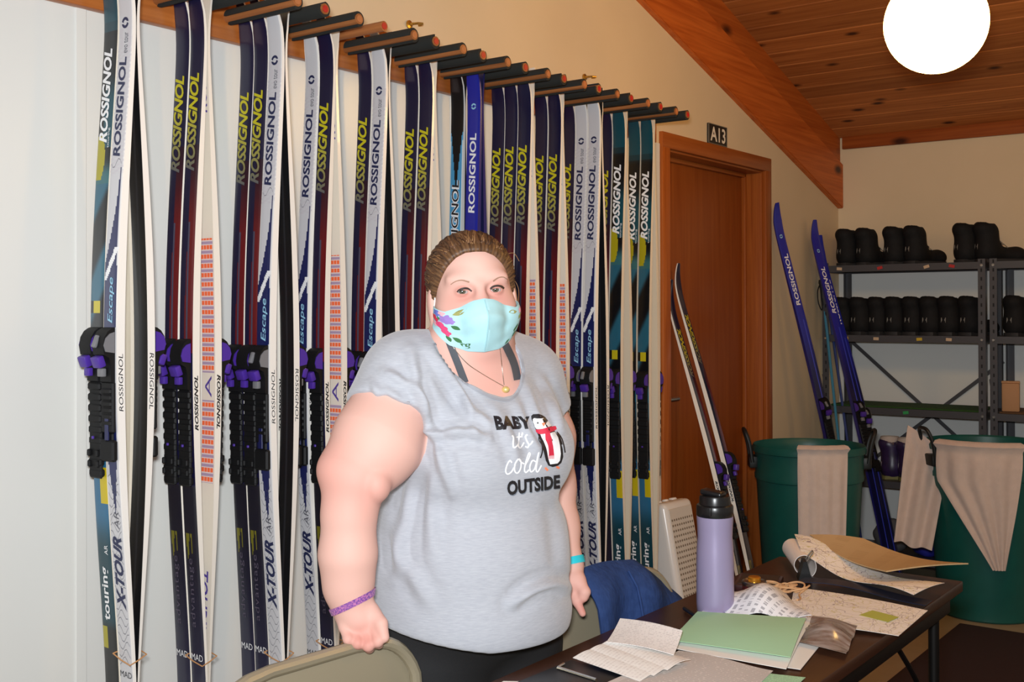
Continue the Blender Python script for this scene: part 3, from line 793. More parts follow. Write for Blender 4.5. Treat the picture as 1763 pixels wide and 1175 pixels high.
def map_mat(name, base):
    if name in MATS: return MATS[name]
    m = M(name, base, .6, spec=.3); nt = m.node_tree; N = nt.nodes.new; L = nt.links.new; b = nt.nodes['Principled BSDF']
    tc = N('ShaderNodeTexCoord'); nz = N('ShaderNodeTexNoise'); nz.inputs['Scale'].default_value = 5; L(tc.outputs['Generated'], nz.inputs[0])
    ad = N('ShaderNodeVectorMath'); ad.operation = 'ADD'; L(tc.outputs['Generated'], ad.inputs[0])
    sc_ = N('ShaderNodeVectorMath'); sc_.operation = 'SCALE'; sc_.inputs['Scale'].default_value = .35; L(nz.outputs['Color'], sc_.inputs[0]); L(sc_.outputs[0], ad.inputs[1])
    out = None; prev = (*lin(base), 1)
    for scale, w_, c in ((4.0, .012, (188, 176, 178)), (7.5, .016, (208, 200, 150)), (3.1, .010, (170, 156, 160))):
        v = N('ShaderNodeTexVoronoi'); v.feature = 'DISTANCE_TO_EDGE'; v.inputs['Scale'].default_value = scale; L(ad.outputs[0], v.inputs['Vector'])
        lt = N('ShaderNodeMath'); lt.operation = 'LESS_THAN'; lt.inputs[1].default_value = w_; L(v.outputs[0], lt.inputs[0])
        mx = N('ShaderNodeMix'); mx.data_type = 'RGBA'; L(lt.outputs[0], mx.inputs[0]); mx.inputs[7].default_value = (*lin(c), 1)
        if out is None: mx.inputs[6].default_value = prev
        else: L(out, mx.inputs[6])
        out = mx.outputs[2]
    L(out, b.inputs['Base Color']); return m
def sheet(name, label, cat, C4, z, mat, h=None, nu=14, nv=14, th=.0007, group=None):
    """paper sheet; C4 = four corners (x, y); h(u, v) = lift"""
    c = [Vector((*p, z)) if len(p) == 2 else Vector(p) for p in C4]; ctr = sum(c, Vector())/4; ctr.z = z
    bm = bmesh.new()
    def P(u, v):
        p = c[0].lerp(c[1], u).lerp(c[3].lerp(c[2], u), v)-ctr
        p.z += (h(u, v) if h else 0)+th/2; return p
    grid_sheet(bm, P, nu, nv, th); o = obj(name, bm, mat, None, smooth=50, loc=ctr); return tag(o, label, cat, group)
paper_w = M('white_paper', (236, 233, 228), .6, spec=.3)
letter = print_mat('typed_page', (236, 232, 226), (120, 115, 118), 34, 1, .42, .6)
green_p = M('pale_green_paper', (172, 218, 180), .6, spec=.3)
z = TZ+.001
sheet('green_paper', 'pale green sheet lying on top of the paper pile on the table', 'paper', [(1.03, 2.098), (1.237, 2.167), (1.314, 1.906), (1.083, 1.885)], z+.014, green_p, lambda u, v: .006*math.sin(u*2.6)*math.sin(v*3)+.004*u)
sheet('paper', 'white printed sheets showing below the pale green sheet', 'paper', [(1.026, 2.130), (1.242, 2.175), (1.322, 1.868), (1.075, 1.86)], z+.008, paper_w, lambda u, v: .004*u*math.sin(v*3))
sheet('paper', 'loose white page sticking out under the pale green sheet by the table edge', 'paper', [(1.12, 2.06), (1.31, 2.05), (1.335, 1.90), (1.13, 1.87)], z+.002, paper_w)
sheet('receipt', 'small white receipt with a curled top edge, lying on the folded forms', 'receipt', [(.966, 1.896), (1.106, 1.891), (1.146, 1.783), (1.006, 1.781)], z+.022, print_mat('receipt_print', (244, 242, 240), (150, 146, 150), 16, 1, .52, .3), lambda u, v: .012*(1-v)**2+.004*math.sin(u*3))
for k in range(3):
    sheet('form', ['lowest of the three folded white forms fanned out on the clipboard', 'middle one of the three folded white forms on the clipboard', 'uppermost of the three folded white forms below the receipt'][k], 'paper',
          [(.985+.006*k, 1.70+.036*k), (1.0+.006*k, 1.778+.026*k), (1.157+.008*k, 1.752+.022*k), (1.148+.01*k, 1.66+.03*k)], z+.009+.0035*k, print_mat('form_print', (240, 236, 230), (180, 168, 162), 22, 0, .5, .35), lambda u, v: .006*math.sin(u*3.1)*(1-.3*v), group='folded forms on the clipboard')
sheet('form', 'large grey printed form lying flat in front of the green sheet', 'paper', [(1.115, 1.86), (1.30, 1.862), (1.33, 1.62), (1.10, 1.60)], z+.006, print_mat('grey_form', (206, 198, 192), (150, 142, 140), 40, 1, .4, .5), lambda u, v: .003*math.sin(u*5))
sheet('green_form', 'pale green printed form at the near edge of the table', 'paper', [(1.287, 1.845), (1.358, 1.866), (1.375, 1.66), (1.28, 1.64)], z+.0015, print_mat('green_form_print', (170, 212, 172), (120, 150, 124), 30, 1, .45, .5))
sheet('paper', 'corner of a white sheet at the left edge of the table', 'paper', [(.945, 1.545), (1.02, 1.592), (1.06, 1.40), (.955, 1.37)], z, paper_w)
cb = thing('clipboard', 'dark clipboard with a metal clip under the fanned forms', 'clipboard', (1.06, 1.60, z))
bm = bmesh.new(); box(bm, (0, 0, .0025), (.17, .20, .004), Matrix.Rotation(-.04, 3, 'Z'), bev=.0015); obj('board', bm, M('clipboard_black', (20, 20, 24), .35), cb)
bm = bmesh.new(); tube(bm, [(-.075, .07, .006), (-.07, .045, .0065), (.02, .03, .0065)], .003); obj('clip', bm, steel, cb)
# maps
flat_map = sheet('map', 'flat trail map lying on the table near the far end', 'map', [(1.093, 2.452), (1.400, 2.425), (1.41, 2.203), (1.20, 2.16)], z+.003, map_mat('trail_map', (238, 232, 226)), lambda u, v: .004*math.sin(u*3))
mpch = sheet('map_patch', 'green block printed on the flat trail map', 'map', [(1.31, 2.345), (1.372, 2.325), (1.366, 2.275), (1.30, 2.292)], z+.0075, M('map_green', (178, 184, 84), .6), th=.0003, nu=6, nv=6)
mpch.location = mpch.location-flat_map.location; mpch.parent = flat_map
for k_ in ('category', 'label'): del mpch[k_]
mp_ = sheet('map', 'large rolled out paper map curling up at the far end of the table', 'map', [(.965, 2.76), (1.05, 2.60), (1.36, 2.46), (1.385, 2.60)], z, map_mat('curled_map', (240, 235, 230)), lambda u, v: .02+.04*math.exp(-((v)/.35)**2)*(1-u*.5)+.008*math.sin(v*7+u*2), 18, 18)
roll = bmesh.new(); RA_, RB_ = Vector((1.062, 2.585, TZ+.024)), Vector((.968, 2.735, TZ+.028)); rax = (RB_-RA_).normalized(); rs_ = Vector((0, 0, 1)).cross(rax).normalized()
def rollP(u, v):
    a = math.radians(-60+300*v); r = .021+.010*v; p = RA_.lerp(RB_, u)
    return p+(rs_*math.cos(a)+Vector((0, 0, 1))*math.sin(a))*r
grid_sheet(roll, rollP, 10, 28, .0012)
tag(obj('rolled_paper', roll, M('rolled_white_paper', (236, 226, 220), .65), None), 'white rolled paper end at the far left corner of the table', 'paper')
bm = bmesh.new()
def tanP(u, v):
    a = Vector((1.01, 2.75, TZ+.066)).lerp(Vector((1.13, 2.80, TZ+.062)), u); b_ = Vector((1.27, 2.555, TZ+.045)).lerp(Vector((1.405, 2.72, TZ+.05)), u)
    p = a.lerp(b_, v); p.z += -.016*math.sin(v*PI)+.004*math.sin(u*3); return p
grid_sheet(bm, tanP, 12, 16, .003)
tag(obj('cardboard_folder', bm, print_mat('tan_folder', (178, 148, 108), (150, 120, 82), 6, 0, .5, .25), None), 'tan cardboard folder resting on the curled map', 'folder')
bm = bmesh.new(); grid_sheet(bm, lambda u, v: Vector((1.09+.30*u, 2.47+.035*math.sin(u*2.5)+.05*v-.05*u, TZ+.012+.005*math.sin(u*6))), 14, 3, .002)
tag(obj('dark_folder', bm, M('navy_plastic', (30, 34, 52), .35), None), 'dark plastic folder edge sticking out under the curled map', 'folder')
bc = thing('binder_clip', 'black binder clip holding the curled map', 'clip', (1.075, 2.555, z), .5)
bm = bmesh.new(); prism(bm, [(-.016, 0), (.016, 0), (.004, .045), (-.004, .045)], .045, 1); obj('body', bm, blk_metal, bc)
bm = bmesh.new(); tube(bm, [(.004, -.014, .044), (.02, -.01, .066), (.02, .01, .066), (.004, .014, .044)], .0018); obj('handle', bm, steel, bc)
# clear bag of printed cards, string, loose bag
bm = bmesh.new()
def bagP(u, v):
    p = Vector((1.01+.06*v, 2.20+.16*(1-v)*.0, 0)); a = Vector((1.004, 2.194)).lerp(Vector((1.085, 2.40)), u); b_ = Vector((1.10, 2.12)).lerp(Vector((1.235, 2.20)), u)
    q = a.lerp(b_, v); return Vector((q.x, q.y, TZ+.012+.038*math.sin(u*PI)*math.sin(v*PI*.9+.25)+.006*math.sin(u*9+v*5)))
grid_sheet(bm, bagP, 20, 16, .001); bg = obj('paper_bag', bm, print_mat('bag_print', (232, 234, 240), (84, 86, 104), 15, 0, .52, .55), None)
tag(bg, 'crumpled white bag with dark printing beside the thermos', 'bag')
bm = bmesh.new(); grid_sheet(bm, lambda u, v: Vector((1.25+.10*u+.05*(v-.5), 2.235-.20*v-.02*u, TZ+.008+.02*math.sin(u*PI)*math.sin(v*PI)+.003*math.sin(v*14))), 10, 16, .001)
tag(obj('clear_bag', bm, M('clear_plastic', (206, 196, 190), .18, alpha=.7, noise=((18, 60, 18), .5, (120, 88, 66))), None), 'small crinkled clear plastic bag with orange print at the table edge', 'bag')
bm = bmesh.new(); random.seed(3); pts = []
for k in range(60):
    a = k*.75; r = .022+.012*math.sin(k*.37); pts.append((1.075+.0009*k+r*math.cos(a)*.9, 2.36+.0006*k+r*math.sin(a), TZ+.012+.014*abs(math.sin(k*.51))))
pts += [(1.135, 2.38, TZ+.01), (1.15, 2.35, TZ+.008), (1.155, 2.32, TZ+.012)]
tube(bm, spline(pts, 4), .0021, 6); tag(obj('string', bm, M('tan_twine', (196, 152, 108), .8), None), 'tangled tan string lying behind the white bag', 'string')
pn = thing('pen', 'dark pen lying on the table beside the thermos', 'pen', (1.008, 2.112, z+.005), -.68)
bm = bmesh.new(); cyl(bm, (-.035, 0, 0), (.03, 0, 0), .0048, n=10); obj('barrel', bm, M('pen_black', (24, 24, 26), .3), pn)
bm = bmesh.new(); cyl(bm, (.03, 0, 0), (.042, 0, 0), .0048, .001, n=10); obj('nib', bm, steel, pn)
# thermos
tm = thing('thermos', 'lilac insulated bottle with a black flip lid on the table', 'bottle', (1.037, 2.165, TZ+.0005))
bm = bmesh.new(); lathe(bm, [(0, 0), (.036, 0), (.0385, .004), (.0395, .02), (.0395, .10), (.0385, .135), (.0365, .16), (.0372, .18), (.0385, .20), (.0385, .203), (.036, .205), (0, .205)], 40); obj('bottle_body', bm, M('lilac_enamel', (150, 140, 172), .32, .15), tm)
bm = bmesh.new(); lathe(bm, [(0, .203), (.037, .203), (.0388, .206), (.039, .224), (.0375, .2275), (.033, .229), (.0325, .243), (.031, .247), (0, .248)], 36); ld = obj('lid', bm, M('black_plastic', (22, 22, 24), .3), tm)
bm = bmesh.new(); box(bm, (.0, -.034, .218), (.022, .014, .02), bev=.003); obj('latch', bm, M('black_plastic', (22, 22, 24), .3), ld)
bm = bmesh.new(); box(bm, (-.004, 0, .252), (.05, .03, .012), Matrix.Rotation(.1, 3, 'Y'), bev=.005, seg=3); obj('spout_cover', bm, M('black_plastic', (22, 22, 24), .3), ld)
# white space heater leaning on the wall between the last skis and the door
LN = math.radians(11)
rd = thing('space_heater', 'white space heater with a perforated grille leaning against the wall by the door', 'heater', (.175, 3.70, FL+.022), math.radians(-4))
whp = M('glossy_white_plastic', (222, 216, 210), .25); RX = Matrix.Rotation(-LN, 3, 'Y')
HX_, HY_, HZ_ = .108, .19, .575
bm = bmesh.new(); box(bm, RX @ Vector((0, 0, HZ_/2)), (HX_, HY_, HZ_), RX, bev=.022, seg=5); rb = obj('case', bm, whp, rd)
bm = bmesh.new(); box(bm, RX @ Vector((HX_/2, 0, HZ_/2+.01)), (.006, HY_-.035, HZ_-.07), RX, bev=.002, seg=1); gr_ = obj('grille', bm, M('grille_white', (206, 198, 188), .5), rd)
hole = None; hm = M('grille_hole', (128, 116, 102), .7)
for i in range(24):
    for j in range(10):
        p = RX @ Vector((HX_/2+.0032, -.066+.0147*j, .06+.0195*i))
        if hole is None:
            bm = bmesh.new(); cyl(bm, (-.0004, 0, 0), (.0006, 0, 0), .0048, n=6); o = obj('grille_hole', bm, hm, gr_, smooth=0); hole = o.data
        else:
            o = bpy.data.objects.new('grille_hole', hole); COL.objects.link(o); o.parent = gr_
        o.location = p; o.rotation_euler = (0, -LN, 0)
for yy, rr in ((-.055, .016), (-.005, .013), (.045, .016)):
    bm = bmesh.new(); lathe(bm, [(0, .0), (rr, 0), (rr, .006), (rr*.8, .010), (0, .011)], 18); o = obj('knob', bm, whp, rd); o.location = RX @ Vector((0, yy, HZ_-.002)); o.rotation_euler = (0, -LN, 0)
bm = bmesh.new(); box(bm, RX @ Vector((0, 0, HZ_+.0005)), (HX_-.05, HY_-.05, .002), RX, bev=.0006, seg=1); obj('control_panel', bm, M('heater_tan_panel', (186, 158, 128), .35), rd)
# ink can
cn = thing('ink_can', 'small dark red can with a gold rimmed lid behind the thermos', 'can', (1.062, 2.305, TZ+.001))
bm = bmesh.new(); lathe(bm, [(0, 0), (.025, 0), (.026, .002), (.026, .034), (0, .034)], 26); obj('can_body', bm, M('dark_red_label', (88, 26, 26), .4, noise=((160, 160, 40), .4, (50, 20, 22))), cn)
bm = bmesh.new(); lathe(bm, [(.0262, .033), (.027, .035), (.027, .041), (.0255, .043), (.024, .041), (0, .041)], 26); obj('rim', bm, M('can_steel', (150, 146, 150), .3, 1), cn)
bm = bmesh.new(); lathe(bm, [(0, .041), (.014, .041), (.014, .05), (.012, .052), (0, .052)], 20); obj('cap', bm, M('gold_cap', (214, 150, 50), .3, .8), cn)
tr = thing('tray', 'low dark tray lying behind the can on the table', 'tray', (1.02, 2.42, TZ+.001), .3)
bm = bmesh.new(); box(bm, (0, 0, .008), (.10, .12, .016), bev=.004); obj('tray_body', bm, M('dark_plum_plastic', (58, 32, 32), .3), tr)
bm = bmesh.new(); box(bm, (0, 0, .0165), (.085, .105, .002), bev=.0008, seg=1); obj('tray_liner', bm, M('dark_plum_liner', (40, 24, 24), .6), tr)

# ================================================================ folding chairs
chm = M('beige_enamel', (150, 140, 118), .32, .25); chd = M('chair_rubber', (50, 46, 42), .8)
def chair(loc, rz, label):
    t = thing('folding_chair', label, 'chair', loc, rz, 'beige folding chairs behind the table')
    Hh = .715; Wd = .21
    def back_pt(u, v):     # u -1..1 across, v 0..1 up
        y = u*(Wd-.002); zt = .47+v*(Hh-.003-.47)
        x = -.205-.058*(zt-.47)/.24-.006*(1-u*u)
        return x, y, zt
    bm = bmesh.new()       # rounded backrest panel
    def P(u, v):
        a = 2*u-1; lim = 1-.0*v; x, y, zt = back_pt(a, v)
        r = .085; top = Hh-.003
        ye = abs(y)-(Wd-.002-r)
        if ye > 0: top2 = top-r+math.sqrt(max(r*r-ye*ye, 0)); zt = .47+(zt-.47)*(top2-.47)/(top-.47); x = -.205-.058*(zt-.47)/.24-.006*(1-a*a)
        return Vector((x, y, zt))
    grid_sheet(bm, P, 40, 14, .004); obj('backrest', bm, chm, t)
    path = [(.10, -Wd, 0), (-.02, -Wd, .26), (-.155, -Wd, .44)]
    rail = [(-.13, -Wd, .40), (-.20, -Wd, .50)]
    arc = []
    for k in range(13):
        a = PI*k/12; yy = -Wd+.085*(1-math.cos(a/1.0)) if False else None
    top = [(-.205, -Wd, .52), (-.232, -Wd, .60)]
    for k in range(1, 8):
        a = PI/2*k/8; top.append((-.232-.02*math.sin(a), -Wd+.085*(1-math.cos(a)), Hh-.085+.085*math.sin(a)))
    mid = [(-.262, y, Hh) for y in np.linspace(-.09, .09, 5)]
    left = [(p[0], -p[1], p[2]) for p in top[::-1]]
    bm = bmesh.new(); tube(bm, [(.21, -Wd, .012), (.0, -Wd, .34)]+top+mid+left+[(.0, Wd, .34), (.21, Wd, .012)], .011, 10); obj('frame', bm, chm, t)
    for sx in (-1, 1):
        bm = bmesh.new(); tube(bm, [(-.25, sx*(Wd-.026), .012), (-.10, sx*(Wd-.026), .26), (.03, sx*(Wd-.026), .415)], .0105, 10); l = obj('leg', bm, chm, t)
        for xx, yy in ((.212, sx*Wd), (-.252, sx*(Wd-.026))):
            bm = bmesh.new(); lathe(bm, [(0, 0), (.014, 0), (.0145, .02), (.012, .024), (0, .024)], 12, (xx, yy, 0)); obj('foot', bm, chd, l)
    bm = bmesh.new(); grid_sheet(bm, lambda u, v: Vector((-.15+.36*u, (Wd-.04)*(2*v-1), .415+.012*u-.006*math.sin(u*PI)*math.sin(v*PI))), 12, 12, .014); obj('seat', bm, chm, t)
    for xx, zz, w_ in ((-.19, .11, Wd-.026), (.14, .125, Wd)):
        bm = bmesh.new(); cyl(bm, (xx, -w_, zz), (xx, w_, zz), .007, n=8); obj('stretcher', bm, chm, t)
    return t
CH1 = (.978, 1.295, FL); CH2 = (1.075, 2.03, FL)
chair(CH1, math.radians(-5), 'beige metal folding chair under the hand with the beaded bracelet')
chair(CH2, math.radians(-8), 'beige metal folding chair with a denim jacket over its back')
# denim jacket over the second chair
denim = M('blue_denim', (52, 74, 122), .85, noise=((60, 60, 60), .8, (38, 56, 98)), bump=((60, 60, 30), .5, .006), spec=.1)
jk = thing('denim_jacket', 'blue denim jacket draped over the back of a folding chair', 'jacket', CH2, math.radians(-8))
def jackP(u, v):
    """u across the chair back, v from the hem behind, over the top, to the hem in front"""
    y = -.085+.33*u; r = .10; Ht = .742; ye = max(abs(y-.02)-.09, 0)
    top = Ht-.5*ye-1.7*ye*ye+.006*math.sin(u*7)
    if v < .5:  s = (.5-v)/.5; x = -.315-.055*s+.012*math.sin(u*11+s*3); zt = top-.42*s
    else:       s = (v-.5)/.5; x = -.212+.05*s+.010*math.sin(u*13+s*4); zt = top-.40*s
    k = min(1, abs(v-.5)/.06); x = -.262+(x+.262)*math.sqrt(k) if k < 1 else x; zt += .004*(1-k)
    return Vector((x, y, zt))
bm = bmesh.new(); grid_sheet(bm, jackP, 30, 60, .007); obj('jacket_body', bm, denim, jk)
bm = bmesh.new(); tube(bm, [Vector(jackP(.42, v))+Vector((.006 if v > .5 else -.006, 0, .002)) for v in np.linspace(.52, .98, 14)], .0035, 6); obj('seam', bm, denim, jk)
bm = bmesh.new(); tube(bm, spline([(-.20, .225, .62), (-.17, .245, .5), (-.15, .25, .36), (-.14, .245, .22)], 6), [.03]*3+[.036]*16, 12); obj('sleeve', bm, denim, jk)

# ================================================================ bins and towels
binm = M('green_bin_plastic', (14, 88, 80), .42, noise=((14, 14, 14), .7, (11, 76, 70)), bump=((40, 40, 8), .1, .003))
handm = M('bin_handle', (20, 24, 24), .5)
towm = M('terry_towel', (222, 202, 190), .95, noise=((30, 30, 30), .8, (208, 188, 176)), bump=((420, 420, 420), .7, .003), sheen=.4)
def make_bin(c, R, Hb, label, handles):
    t = thing('trash_bin', label, 'bin', (c[0], c[1], FL), 0, 'round green plastic bins')
    rb_, k = R*.80, Hb
    prof = [(0, .012), (rb_-.02, .012), (rb_-.006, .002), (rb_, .008), (rb_+(R-rb_)*.5, k*.5), (R*.955, k*.80), (R*.985, k*.805), (R*.99, k*.83), (R*.975, k*.84), (R*.985, k*.955), (R*1.03, k*.96), (R*1.035, k*.985), (R*1.01, k), (R*.985, k*.99), (R*.975, k*.95), (rb_-.004, .03), (0, .026)]
    bm = bmesh.new(); lathe(bm, prof, 56); obj('bin_body', bm, binm, t)
    for a in handles:
        q = Matrix.Rotation(a, 4, 'Z')
        bm = bmesh.new(); box(bm, (R*1.03, 0, k*.90), (.035, .085, .05), bev=.006); bmesh.ops.transform(bm, matrix=q, verts=bm.verts); h = obj('handle_bracket', bm, handm, t)
        bm = bmesh.new(); tube(bm, spline([(R*1.05, -.045, k*.9), (R*1.10, -.045, k*1.0), (R*1.17, -.035, k*1.07), (R*1.19, 0, k*1.085), (R*1.17, .035, k*1.07), (R*1.10, .045, k*1.0), (R*1.05, .045, k*.9)], 5), .008, 8); bmesh.ops.transform(bm, matrix=q, verts=bm.verts); obj('grip', bm, handm, h)
    return t
B1, R1 = (.285, 4.54), .226; B2, R2 = (.862, 5.085), .248; BH = .735
cr = math.atan2(r0.y, r0.x)
make_bin(B1, R1, BH, 'green plastic bin with one straight hanging towel, beside the door frame', (cr+PI-.1, cr-.15))
make_bin(B2, R2, BH, 'green plastic bin with two towels, in front of the grey shelves', (cr+PI+.15, cr-.1))
def towel_on_bin(c, R, a0f, a1f, din, dout, label, amp=.007, nf=5, ph=0):
    zr = FL+BH; bm = bmesh.new()
    def P(u, v):
        s = v*(din+.07+dout)
        vv = max(0, (s-din-.07)/dout)
        a = a0f(vv)+(a1f(vv)-a0f(vv))*u; rip = .5+.5*math.sin(u*nf*2*PI+ph)
        if s < din: r = R*.975-.012-.006*rip-.0*(din-s); z_ = zr-(din-s)+.004
        elif s < din+.07:
            q = (s-din)/.07; an = PI*(1-q); r = R*1.01+.032*math.cos(an)*1.0; z_ = zr+.004+.014*math.sin(an)
            r += .004*rip
        else:
            d = s-din-.07; r = R*1.042+.008+amp*rip*min(1, d/.08)-.055*R/.24*.35*d/.4; z_ = zr-d
        return Vector((c[0]+r*math.cos(a), c[1]+r*math.sin(a), z_))
    grid_sheet(bm, P, 64, 40, .006); return tag(obj('towel', bm, towm, None, smooth=60), label, 'towel', 'towels hung over the green bins')
ang = lambda c: math.atan2(-c[1], CAMX-c[0])
a1 = ang(B1)+math.radians(14)
towel_on_bin(B1, R1, lambda v: a1-math.radians(24), lambda v: a1+math.radians(24), .12, .42, 'pale straight towel hanging over the bin by the door', .006, 4)
a2 = ang(B2)
towel_on_bin(B2, R2, lambda v: a2+math.radians(-46+3*min(v, .3)+(50*max(0, (v-.3)/.7)**.9)), lambda v: a2+math.radians(30-15*v**1.5), .12, .50, 'pale towel tapering to a point on the front of the far bin', .012, 4, 1.2)
bm = bmesh.new()
TA, TB = px(1563, 733, 4.86), px(1634, 792, 4.78)
def tw3(u, v):
    top = TA.lerp(TB, u); top.z += .012*math.sin(u*PI)
    bot = px(1540, 932, 4.84).lerp(px(1604, 948, 4.78), u); bot.z += .006*math.sin(u*9)
    back = top+Vector((-.02+.05*(1-u), .10, -.22+.08*u))
    n = Vector((.25, -.97, 0))
    if v < .3: p = back.lerp(top, v/.3); off = -.0
    else: p = top.lerp(bot, (v-.3)/.7)
    w_ = min(1, abs(v-.3)/.2); p = p+n*(.014*math.sin(u*13+v*2)*w_+.012)
    return p
grid_sheet(bm, tw3, 44, 40, .006); tag(obj('towel', bm, towm, None, smooth=60), 'pale towel draped over the left handle of the far bin', 'towel', 'towels hung over the green bins')

# ================================================================ shelves and boots
shm = M('grey_shelf_enamel', (74, 74, 78), .42, .3); slotm = M('slot_dark', (26, 28, 32), .8)
ZS = [.20, .555, .906, 1.256, 1.598]
def shelf_unit(x0, x1, label, brace=True):
    t = thing('metal_shelf', label, 'shelf', (0, 0, 0), 0, 'grey steel shelving units')
    y0, y1 = 5.40, 5.725
    for xx in (x0, x1):
        for yy in (y0, y1):
            bm = bmesh.new(); sx = 1 if xx == x0 else -1; sy = 1 if yy == y0 else -1
            box(bm, (xx+sx*.016, yy+sy*.0012, (FL+1.612)/2), (.032, .0024, 1.612-FL)); box(bm, (xx+sx*.0012, yy+sy*.016, (FL+1.612)/2), (.0024, .032, 1.612-FL))
            p = obj('post', bm, shm, t)
            bm = bmesh.new()
            for k in range(38): box(bm, (xx+sx*.017, yy-sy*.0002, FL+.04+k*.04), (.007, .0012, .016))
            s_ = obj('post_slots', bm, slotm, p); s_['kind'] = 'stuff'
    for zz in ZS:
        bm = bmesh.new(); box(bm, ((x0+x1)/2, (y0+y1)/2, zz-.001), (x1-x0-.006, y1-y0-.006, .003))
        box(bm, ((x0+x1)/2, y0+.0035, zz-.016), (x1-x0-.006, .002, .032)); box(bm, ((x0+x1)/2, y1-.0035, zz-.016), (x1-x0-.006, .002, .032))
        box(bm, (x0+.0045, (y0+y1)/2, zz-.016), (.002, y1-y0-.01, .032)); box(bm, (x1-.0045, (y0+y1)/2, zz-.016), (.002, y1-y0-.01, .032))
        obj('shelf_board', bm, shm, t)
    for zz in ZS:
        for xx in (x0+.016, x1-.016):
            bm = bmesh.new(); cyl(bm, (xx, y0-.004, zz-.016), (xx, y0+.001, zz-.016), .006, n=8); obj('bolt', bm, steel, t)
    if brace:
        for (xa, za), (xb, zb) in (((x0, 1.24), (x1, .56)), ((x0, .50), (x1, 1.13))):
            bm = bmesh.new(); d = Vector((xb-xa, 0, zb-za)); box(bm, ((xa+xb)/2, y1+.004, (za+zb)/2), (d.length, .003, .018), Matrix.Rotation(-math.atan2(d.z, d.x), 3, 'Y')); obj('cross_brace', bm, shm, t)
    bm = bmesh.new(); box(bm, (x0-.002, (y0+y1)/2, .72), (.003, .012, .75), Matrix.Rotation(.43, 3, 'X')); obj('side_brace', bm, shm, t)
    return t
U1 = (.012, .782); U2 = (.800, 1.57)
shelf_unit(*U1, 'grey steel shelving unit in the corner holding black boots')
shelf_unit(*U2, 'grey steel shelving unit cut off by the right picture edge', False)
for (xx, zz, c) in ((.13, 3, 'y'), (.28, 3, 'w'), (.485, 3, 'y'), (.62, 3, 'w'), (.10, 4, 'w'), (.30, 4, 'r'), (.52, 4, 'w'), (.635, 4, 'r'), (.42, 2, 'g'), (1.0, 3, 'w')):
    bm = bmesh.new(); box(bm, (xx, 5.4, ZS[zz]-.016), (.026, .0012, .014), Matrix.Rotation(random.uniform(-.3, .3), 3, 'Y')); nm = {'y': 'yellow', 'w': 'cream', 'r': 'red', 'g': 'green'}[c]
    o = obj('sticker', bm, M('sticker_'+nm, {'y': (196, 166, 40), 'w': (196, 170, 140), 'r': (176, 36, 34), 'g': (40, 150, 80)}[c], .6)); o.location.y = -.0009
    tag(o, '%s size sticker on the %s shelf edge, %s' % (nm, {4: 'top', 3: 'second', 2: 'third'}[zz], 'below the boots at %s' % ('the left end' if xx < .2 else 'the left middle' if xx < .4 else 'the right middle' if xx < .55 else 'the right end' if xx < .8 else 'the next unit') ), 'sticker', 'size stickers on the shelf edges')
bm = bmesh.new(); box(bm, (.397, 5.5635, ZS[2]+.004), (.70, .29, .007), bev=.002); tag(obj('turf_mat', bm, M('green_turf', (50, 92, 34), .95, noise=((150, 150, 150), .7, (34, 66, 22)), bump=((400, 400, 400), .8, .004))), 'green turf mat lining the third shelf down', 'mat')
bm = bmesh.new(); box(bm, (1.185, 5.5635, ZS[2]+.004), (.70, .29, .007), bev=.002); tag(obj('brown_mat', bm, M('brown_liner', (96, 70, 46), .95, bump=((300, 300, 300), .6, .003))), 'brown mat lining the third shelf of the right unit', 'mat')
# boots by smooth distance blending
def boot_mesh(hh, cuff):
    def f(p):
        d = s_cap(p, (.035, 0, .045), (.175, 0, .034), .038, .032)
        d = smin(d, s_ell(p, (.19, 0, .036), (.045, .037, .034)), .03)
        d = smin(d, s_cap(p, (.036, 0, .05), (.026, 0, hh-.035), .042, cuff), .05); d = smin(d, s_cap(p, (.05, 0, .07), (.052, 0, hh-.05), .036, .038), .04)
        d = smin(d, s_ell(p, (.012, 0, hh-.028), (.036, .040, .03)), .02)
        d = smax(d, -s_cap(p, (.03, 0, hh-.03), (.036, 0, hh+.05), .030, .034), .008)
        d = smax(d, -(p[:, 2]-.006), .006)
        for k in range(4):
            c = np.array((.115-.022*k, 0, .074+.018*k)); d = smin(d, s_cap(p, c+(0, -.03, -.008), c+(0, .03, -.008), .005, .005), .006)
        return d
    v, q = nets(f, np.arange(-.05, .26, .0065), np.arange(-.07, .07, .0065), np.arange(-.01, hh+.03, .0065), 2)
    return mesh_from('boot_upper', smooth_mesh(v, q, 1), q)
def make_boot(label, hh, cuff, upper, trim_, solec, group):
    t = thing('ski_boot', label, 'boot', (0, 0, 0), 0, group)
    obj('boot_upper', boot_mesh(hh, cuff), upper, t, smooth=70)
    bm = bmesh.new(); out = [(-.012, -.02), (-.002, -.036), (.05, -.04), (.12, -.038), (.18, -.041), (.215, -.03), (.236, 0)]; out = out+[(x, -y) for x, y in out[-2::-1]]
    prism(bm, out, .016, 2); bmesh.ops.translate(bm, vec=(0, 0, .008), verts=bm.verts); obj('sole', bm, solec, t)
    bm = bmesh.new()
    for k in range(5):
        x = .128-.022*k; zz = .072+.0165*k
        tube(bm, [(x, -.024, zz-.004), (x-.004, 0, zz+.014), (x-.014, .024, zz+.006)], .0018, 5)
    obj('laces', bm, trim_, t)
    bm = bmesh.new(); grid_sheet(bm, lambda u, v: Vector((-.0135-.002*math.sin(v*PI), -.012+.024*u, .05+.035*v)), 3, 3, .001); obj('heel_label', bm, trim_, t)
    kids(t); return t
bootm = M('black_boot', (15, 16, 18), .75, spec=.25, noise=((40, 40, 40), .6, (26, 26, 28))); lacem = M('grey_lace', (130, 130, 126), .7); solem = M('boot_sole', (38, 38, 40), .7)
